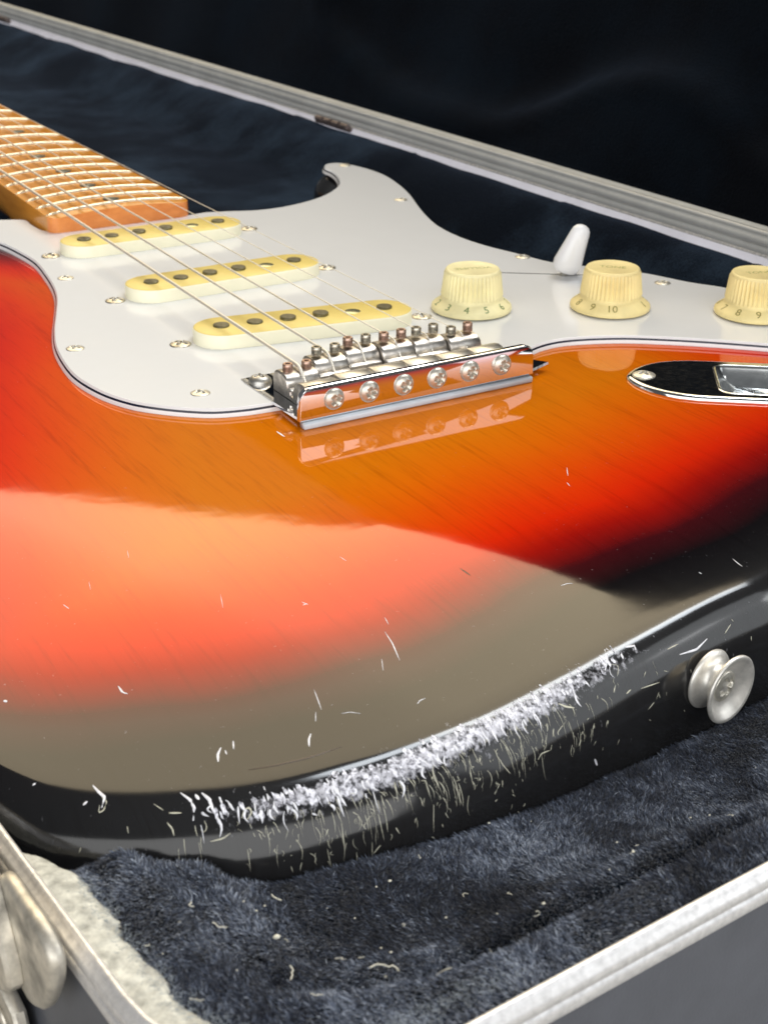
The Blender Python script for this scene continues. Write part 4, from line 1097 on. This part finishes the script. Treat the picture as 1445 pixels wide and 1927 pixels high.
# ---- plush floor of the case
_uu = rimP @ ex; _vv = rimP @ ey
_k = np.clip((-116-_uu)/22, 0, 1); _k = _k*_k*(3-2*_k)*np.clip((-rimP[:, 1]-138)/14, 0.12, 1)
rin = rimP-normals2(rimP)*(2.0+5.6*_k)[:, None]
_vg = rng.random((4, 97, 131))
def vnoise(X, Y, sc, k=0):
    u = (X*sc+311.7) % 96; v_ = (Y*sc+517.3) % 130; i = u.astype(int); j = v_.astype(int); u = u-i; v_ = v_-j
    u = u*u*(3-2*u); v_ = v_*v_*(3-2*v_); g_ = _vg[k]; i2 = (i+1) % 96; j2 = (j+1) % 130
    return g_[i, j]*(1-u)*(1-v_)+g_[i2, j]*u*(1-v_)+g_[i, j2]*(1-u)*v_+g_[i2, j2]*u*v_
class Field:
    def __init__(self, P, x0, x1, y0, y1, st, signed=False):
        xs = np.arange(x0, x1+st, st); ys_ = np.arange(y0, y1+st, st); X, Y = np.meshgrid(xs, ys_, indexing='ij')
        Q = np.stack([X.ravel(), Y.ravel()], 1); d_, _ = dist_to(Q, P[::2])
        if signed: d_ = np.where(inside(Q, P), -d_, d_)
        self.g = d_.reshape(X.shape); self.x0, self.y0, self.st = x0, y0, st
    def __call__(self, X, Y):
        u = np.clip((X-self.x0)/self.st, 0, self.g.shape[0]-1.001); v_ = np.clip((Y-self.y0)/self.st, 0, self.g.shape[1]-1.001)
        i, j = u.astype(int), v_.astype(int); u = u-i; v_ = v_-j; g_ = self.g
        return g_[i, j]*(1-u)*(1-v_)+g_[i+1, j]*u*(1-v_)+g_[i, j+1]*(1-u)*v_+g_[i+1, j+1]*u*v_
FR = Field(rin, -220, 260, -240, 920, 2.5, True); FB = Field(outl, -220, 260, -240, 920, 2.5, True)
def plush_z(X, Y, want_body=True):
    d_ = np.abs(FR(X, Y)); db = np.maximum(FB(X, Y), 0)
    zr = -8+8*np.clip((X+150)/330, 0, 1)-1.6
    far = np.clip((X-20)/60, 0, 1)
    base_ = -19.5 - 7*np.clip((X+75)/60, 0, 1) - 1*far+9*np.clip((Y-150)/150, 0, 1)
    k = np.clip(d_/np.where(Y < -100, 34, 44), 0, 1); k = k*k*(3-2*k)
    z = zr-1.0+(base_-zr)*k
    # seam groove that runs parallel to the tail rim
    groove = np.exp(-((d_-13.5)/2.3)**2)
    z = z-4.2*groove*np.clip((X+125)/40, 0, 1)*np.clip((150-X)/50, 0, 1)*(Y < -120) + 2.2*np.exp(-((d_-8)/3.2)**2)*(Y < -120) + 2.2*np.exp(-((d_-19)/3.5)**2)*(Y < -120)
    # tuck under the body
    z = z-3.5*np.exp(-db/1.6)*1.0
    z = z+(.35-.05*(Y > 100))*np.sin(X*.055+1.3*np.sin(Y*.04))*np.sin(Y*.06+.7) + .18*np.sin(X*.21+Y*.13)
    gl = np.clip((Y+152)/14, 0, 1)*np.clip((-122-X)/12, 0, 1)*(Y < -60); z = z-12*gl
    z = z+2.6*np.exp(-((X+100)/26)**2)*np.exp(-(db/16)**2)*(Y < -100)
    # neck end cushion edge
    z = z+1.2*np.exp(-((np.hypot(X-128, (Y-330)*.55)-58)/6.5)**2)*(Y > 258)
    return z
# base mesh: near part fine, rest coarser
def plush_grid(x0, x1, y0, y1, st, name):
    xs = np.arange(x0, x1+st, st); ys_ = np.arange(y0, y1+st, st)
    X, Y = np.meshgrid(xs, ys_, indexing='ij'); X = X.ravel(); Y = Y.ravel()
    ins_ = inside(np.stack([X, Y], 1), rin+normals2(rin)*.9)
    Z = plush_z(X, Y)
    ny = len(ys_); F = []
    for i in range(len(xs)-1):
        for j in range(ny-1):
            q_ = (i*ny+j, (i+1)*ny+j, (i+1)*ny+j+1, i*ny+j+1)
            if any(ins_[k] for k in q_): F.append(q_)
    # snap outside vertices to the rim line
    out_ = ~ins_; Q = np.stack([X, Y], 1)
    if out_.any():
        d_, nr = dist_to(Q[out_], rin+normals2(rin)*.9); X[out_] = nr[:, 0]; Y[out_] = nr[:, 1]; Z[out_] = plush_z(X[out_], Y[out_])-.8
    used = sorted({k for f in F for k in f}); mp_ = {k: i for i, k in enumerate(used)}
    V = [(X[k], Y[k], Z[k]) for k in used]; F = [tuple(mp_[k] for k in f) for f in F]
    return V, F
V, F = plush_grid(-172, 236, -225, -105, 2.0, ""); 
pl = mk("plush_lining", V, F, M_plush, case, smooth=True)
V, F = plush_grid(-210, 236, -103, 900, 5.0, "")
mk("plush_lining", V, F, M_plush, case, smooth=True)
# fibres of the pile in the foreground
def fibres(n_try, x0, x1, y0, y1, L_, W_, name, lift=0.0):
    X = rng.uniform(x0, x1, n_try); Y = rng.uniform(y0, y1, n_try); Q = np.stack([X, Y], 1)
    k = (FR(X, Y) < 1.2) & (FB(X, Y) > -3)
    X, Y = X[k], Y[k]
    Z = plush_z(X, Y); n_ = len(X)
    e_ = .6
    gx_ = (plush_z(X+e_, Y)-Z)/e_; gy_ = (plush_z(X, Y+e_)-Z)/e_
    nz = np.stack([-gx_, -gy_, np.ones(n_)], 1); nz /= np.linalg.norm(nz, axis=1)[:, None]
    # flow of the pile: slowly turning direction with brushed patches
    ang = 2.2+4.2*(vnoise(X, Y, .06, 1)-.5)+2.6*(vnoise(X, Y, .25, 2)-.5)+rng.normal(0, .75, n_)
    patch = .5+.5*np.sin(X*.06+2.1*np.sin(Y*.045+1)+.4*np.sin(X*.19))*np.cos(Y*.05+.6*np.sin(X*.08))
    cl = np.sin(X*1.9+2*np.sin(Y*1.3))*np.sin(Y*2.1+2*np.sin(X*1.1+.5))
    cl2 = np.sin(X*.62+2.2*np.sin(Y*.5))*np.sin(Y*.71+1.7*np.sin(X*.43))
    lean = .75+.5*rng.random(n_)+.25*cl
    d_ = np.stack([np.cos(ang)*lean, np.sin(ang)*lean, np.zeros(n_)], 1)+nz*(1.0-.35*patch)[:, None]
    d_ /= np.linalg.norm(d_, axis=1)[:, None]
    ln_ = L_*(.6+.7*rng.random(n_))*(1+.25*cl)
    B = np.stack([X, Y, Z-.15], 1); tip = B+d_*ln_[:, None]
    mid_ = B+d_*(ln_*.5)[:, None]+nz*(ln_*.12)[:, None]
    sd3 = np.cross(d_, rng.normal(size=(n_, 3))); sd3 /= np.linalg.norm(sd3, axis=1)[:, None]
    w3 = (W_*(.6+.8*rng.random(n_)))[:, None]
    Vv = np.stack([B-sd3*w3*.5, B+sd3*w3*.5, mid_-sd3*w3*.45, mid_+sd3*w3*.45, tip], 1).reshape(-1, 3)
    idx = np.arange(n_)[:, None]*5
    tris = np.concatenate([idx+np.array([[0, 1, 3]]), idx+np.array([[0, 3, 2]]), idx+np.array([[2, 3, 4]])], 0)
    me = bpy.data.meshes.new(name)
    me.vertices.add(len(Vv)); me.vertices.foreach_set('co', (Vv*MM).ravel())
    nt_ = len(tris); me.loops.add(nt_*3); me.loops.foreach_set('vertex_index', tris.ravel())
    me.polygons.add(nt_); me.polygons.foreach_set('loop_start', np.arange(nt_)*3); me.polygons.foreach_set('loop_total', np.full(nt_, 3))
    me.update(); me.validate()
    dr = np.abs(FR(X, Y))
    wx, wy = X+9*vnoise(X, Y, .09, 3), Y+9*vnoise(Y, X, .09, 2)
    pn = .55*vnoise(wx, wy, .055, 0)+.28*vnoise(wx, wy, .16, 1)+.17*vnoise(X, Y, .45, 2)
    fine = vnoise(X, Y, 1.1, 3)+.6*vnoise(X, Y, 2.1, 1)-.8
    tone = .27+.10*np.clip((X+100)/60, -.6, 1)+1.15*(pn-.5)+.26*fine+rng.normal(0, .20, n_)+.20*np.exp(-dr/6.0)
    tone = np.clip(tone, 0, 1); tv = np.repeat(tone, 5).reshape(-1, 5); tv[:, :2] *= .5; tv[:, 4] = np.clip(tv[:, 4]*1.3, 0, 1)
    at_ = me.attributes.new('tone', 'FLOAT', 'POINT'); at_.data.foreach_set('value', tv.ravel().astype(np.float32))
    me.materials.append(M_fibre)
    o = link(bpy.data.objects.new(name, me), case, Matrix.Identity(4)); o['kind'] = 'stuff'
    return o
fibres(560000, -162, 60, -218, -120, 1.45, .13, "plush_pile")
# lint on the plush and in the glue trim
V, F = [], []
def lint(x, y, L_, rad, wig):
    a0 = random.random()*6.28; P = []; cx, cy = x, y
    for k in range(9):
        a0 += random.gauss(0, wig); cx += math.cos(a0)*L_/8; cy += math.sin(a0)*L_/8
        P.append((cx, cy, float(plush_z(np.array([cx]), np.array([cy]))[0])+1.5))
    return tube(P, rad, 5)
parts = [lint(-127, -186, 3.2, .12, .7), lint(-118, -184.5, 3.0, .10, .8), lint(-134, -168, 2.5, .1, .7), lint(-112.5, -196, 5, .13, .5), lint(-109, -199.5, 3.4, .12, .6), lint(-131, -173.5, 3, .1, .8), lint(-119, -165, 2.2, .13, .3)]
for _ in range(14):
    parts.append(lint(random.uniform(-145, -20), random.uniform(-200, -168), random.uniform(1, 2.5), .06, .8))
V, F = merge(*parts); o = mk("lint", V, F, M_lint, None); o['kind'] = 'stuff'; o['label'] = "curly pale lint threads scattered on the navy plush"; o['category'] = "lint"
# small crumbs
parts = []
for (x, y, s_) in [(-124.5, -177.5, .55), (-85, -195, .3), (-62, -190, .3), (-100, -172, .28)]+[(random.uniform(-145, 0), random.uniform(-200, -165), random.uniform(.1, .22)) for _ in range(30)]:
    z = float(plush_z(np.array([x]), np.array([y]))[0])+1.4
    v_, f_ = lathe([(s_*.5, -s_*.5), (s_, 0), (s_*.6, s_*.5)], 6); parts.append(([(x+p[0]*1.3, y+p[1], z+p[2]) for p in v_], f_))
V, F = merge(*parts); o = mk("crumbs", V, F, M_lint, None); o['kind'] = 'stuff'; o['label'] = "tiny white crumbs scattered on the navy plush"; o['category'] = "crumbs"
# pale fluff in the glue trim at the near-left corner
parts = []
for _ in range(420):
    i = random.randrange(len(rimP))
    p = rimP[i]
    if not (p[1] < -120 and p[0] < -60): continue
    nn_ = normals2(rimP)[i] if False else None
    parts.append((p, random.random()))
rn_ = normals2(rimP); pp = []
cand = [i for i in range(len(rimP)) if rimP[i, 1] < -152 and rimP[i] @ ex < -116]
for _ in range(900):
    i = random.choice(cand); j = (i+1) % len(rimP); s_ = random.random()
    p = rimP[i]*(1-s_)+rimP[j]*s_-rn_[i]*random.uniform(4.5, 8.8); z = rz(p)-1.2
    a0 = random.random()*6.28; P = []; cx, cy, cz_ = p[0], p[1], z
    for k in range(5):
        a0 += random.gauss(0, .6); cx += math.cos(a0)*.22; cy += math.sin(a0)*.22; cz_ += random.uniform(-.05, .16)
        P.append((cx, cy, cz_))
    pp.append(tube(P, .03, 4))
V, F = merge(*pp); o = mk("fluff", V, F, simple("grey_blue_fluff", (.30, .34, .38), .8), case); o['kind'] = 'stuff'

# ---- latch on the left wall (u = -166), local frame: x along the wall (towards the tail), y outward, z up
def latch_frame(v, z):
    p = cs(UL-1.7, v); Mx = T(p[0], p[1], z)
    xa = Vector((-ey[0], -ey[1], 0)); ya = Vector((-ex[0], -ex[1], 0)); za = Vector((0, 0, 1))
    for i in range(3): Mx[i][0] = xa[i]; Mx[i][1] = ya[i]; Mx[i][2] = za[i]
    return Mx
Lf = latch_frame(-147, -4.5)
def wallprism(P, y0, y1, bev=.5):
    V, F = prism(P, [(bev, y0), (0, y0+bev), (0, y1-bev), (bev, y1)])
    return [(p[0], p[2], p[1]) for p in V], [f[::-1] for f in F]
def smooth_poly(P): return catmull(P, True, .8)
tong = smooth_poly([(-3, 1), (-3.6, -5), (-3.3, -11), (-1, -16), (4, -18.8), (9, -17.4), (13, -12.8), (16.2, -6), (16.3, -2), (13, .6), (5, 1.4)])
V, F = wallprism(tong, 1.5, 4.4, .8)
lt = mk("latch_tongue", V, F, M_latch, case, Lf, smooth=True, sharp=50); lt['label'] = "rounded scuffed metal latch tongue"
V, F = wallprism([(-40, 4), (-40, -42), (-12, -27), (2, -18), (4, -15.5), (3.6, -12), (-2, 1), (-5, 3)], 3.8, 7.0, .7)
lc = mk("latch_cover", V, F, M_latch, case, Lf, smooth=True, sharp=40)
V, F = wallprism([(-40, -50), (-40, -80), (-8, -80), (-6, -40), (-8.5, -33), (-14, -31), (-18, -36)], .4, 3.0, .6)
lp = mk("latch_plate", V, F, M_latch, case, Lf, smooth=True, sharp=40)
for (x, z, par, y_) in ((-5.5, -19, lc, 7.0), (-14.5, -38.5, lp, 3.0)):
    V, F = lathe([(2.9, 0), (2.8, .45), (2.2, .8), (1.7, .75), (1.3, .35), (.9, .4), (.5, .6), (.01, .65)], 28)
    Mr = Lf @ T(x, y_, z) @ Matrix.Rotation(R_(-90), 4, 'X')
    mk("rivet", V, F, M_latch, par, Mr)

# ---- what the case stands on
V, F = [(-3000, -3000, -122), (3000, -3000, -122), (3000, 3000, -122), (-3000, 3000, -122)], [(0, 1, 2, 3)]
fl_ = mk("floor", V, F, M_floor, None, smooth=False); fl_['kind'] = 'structure'
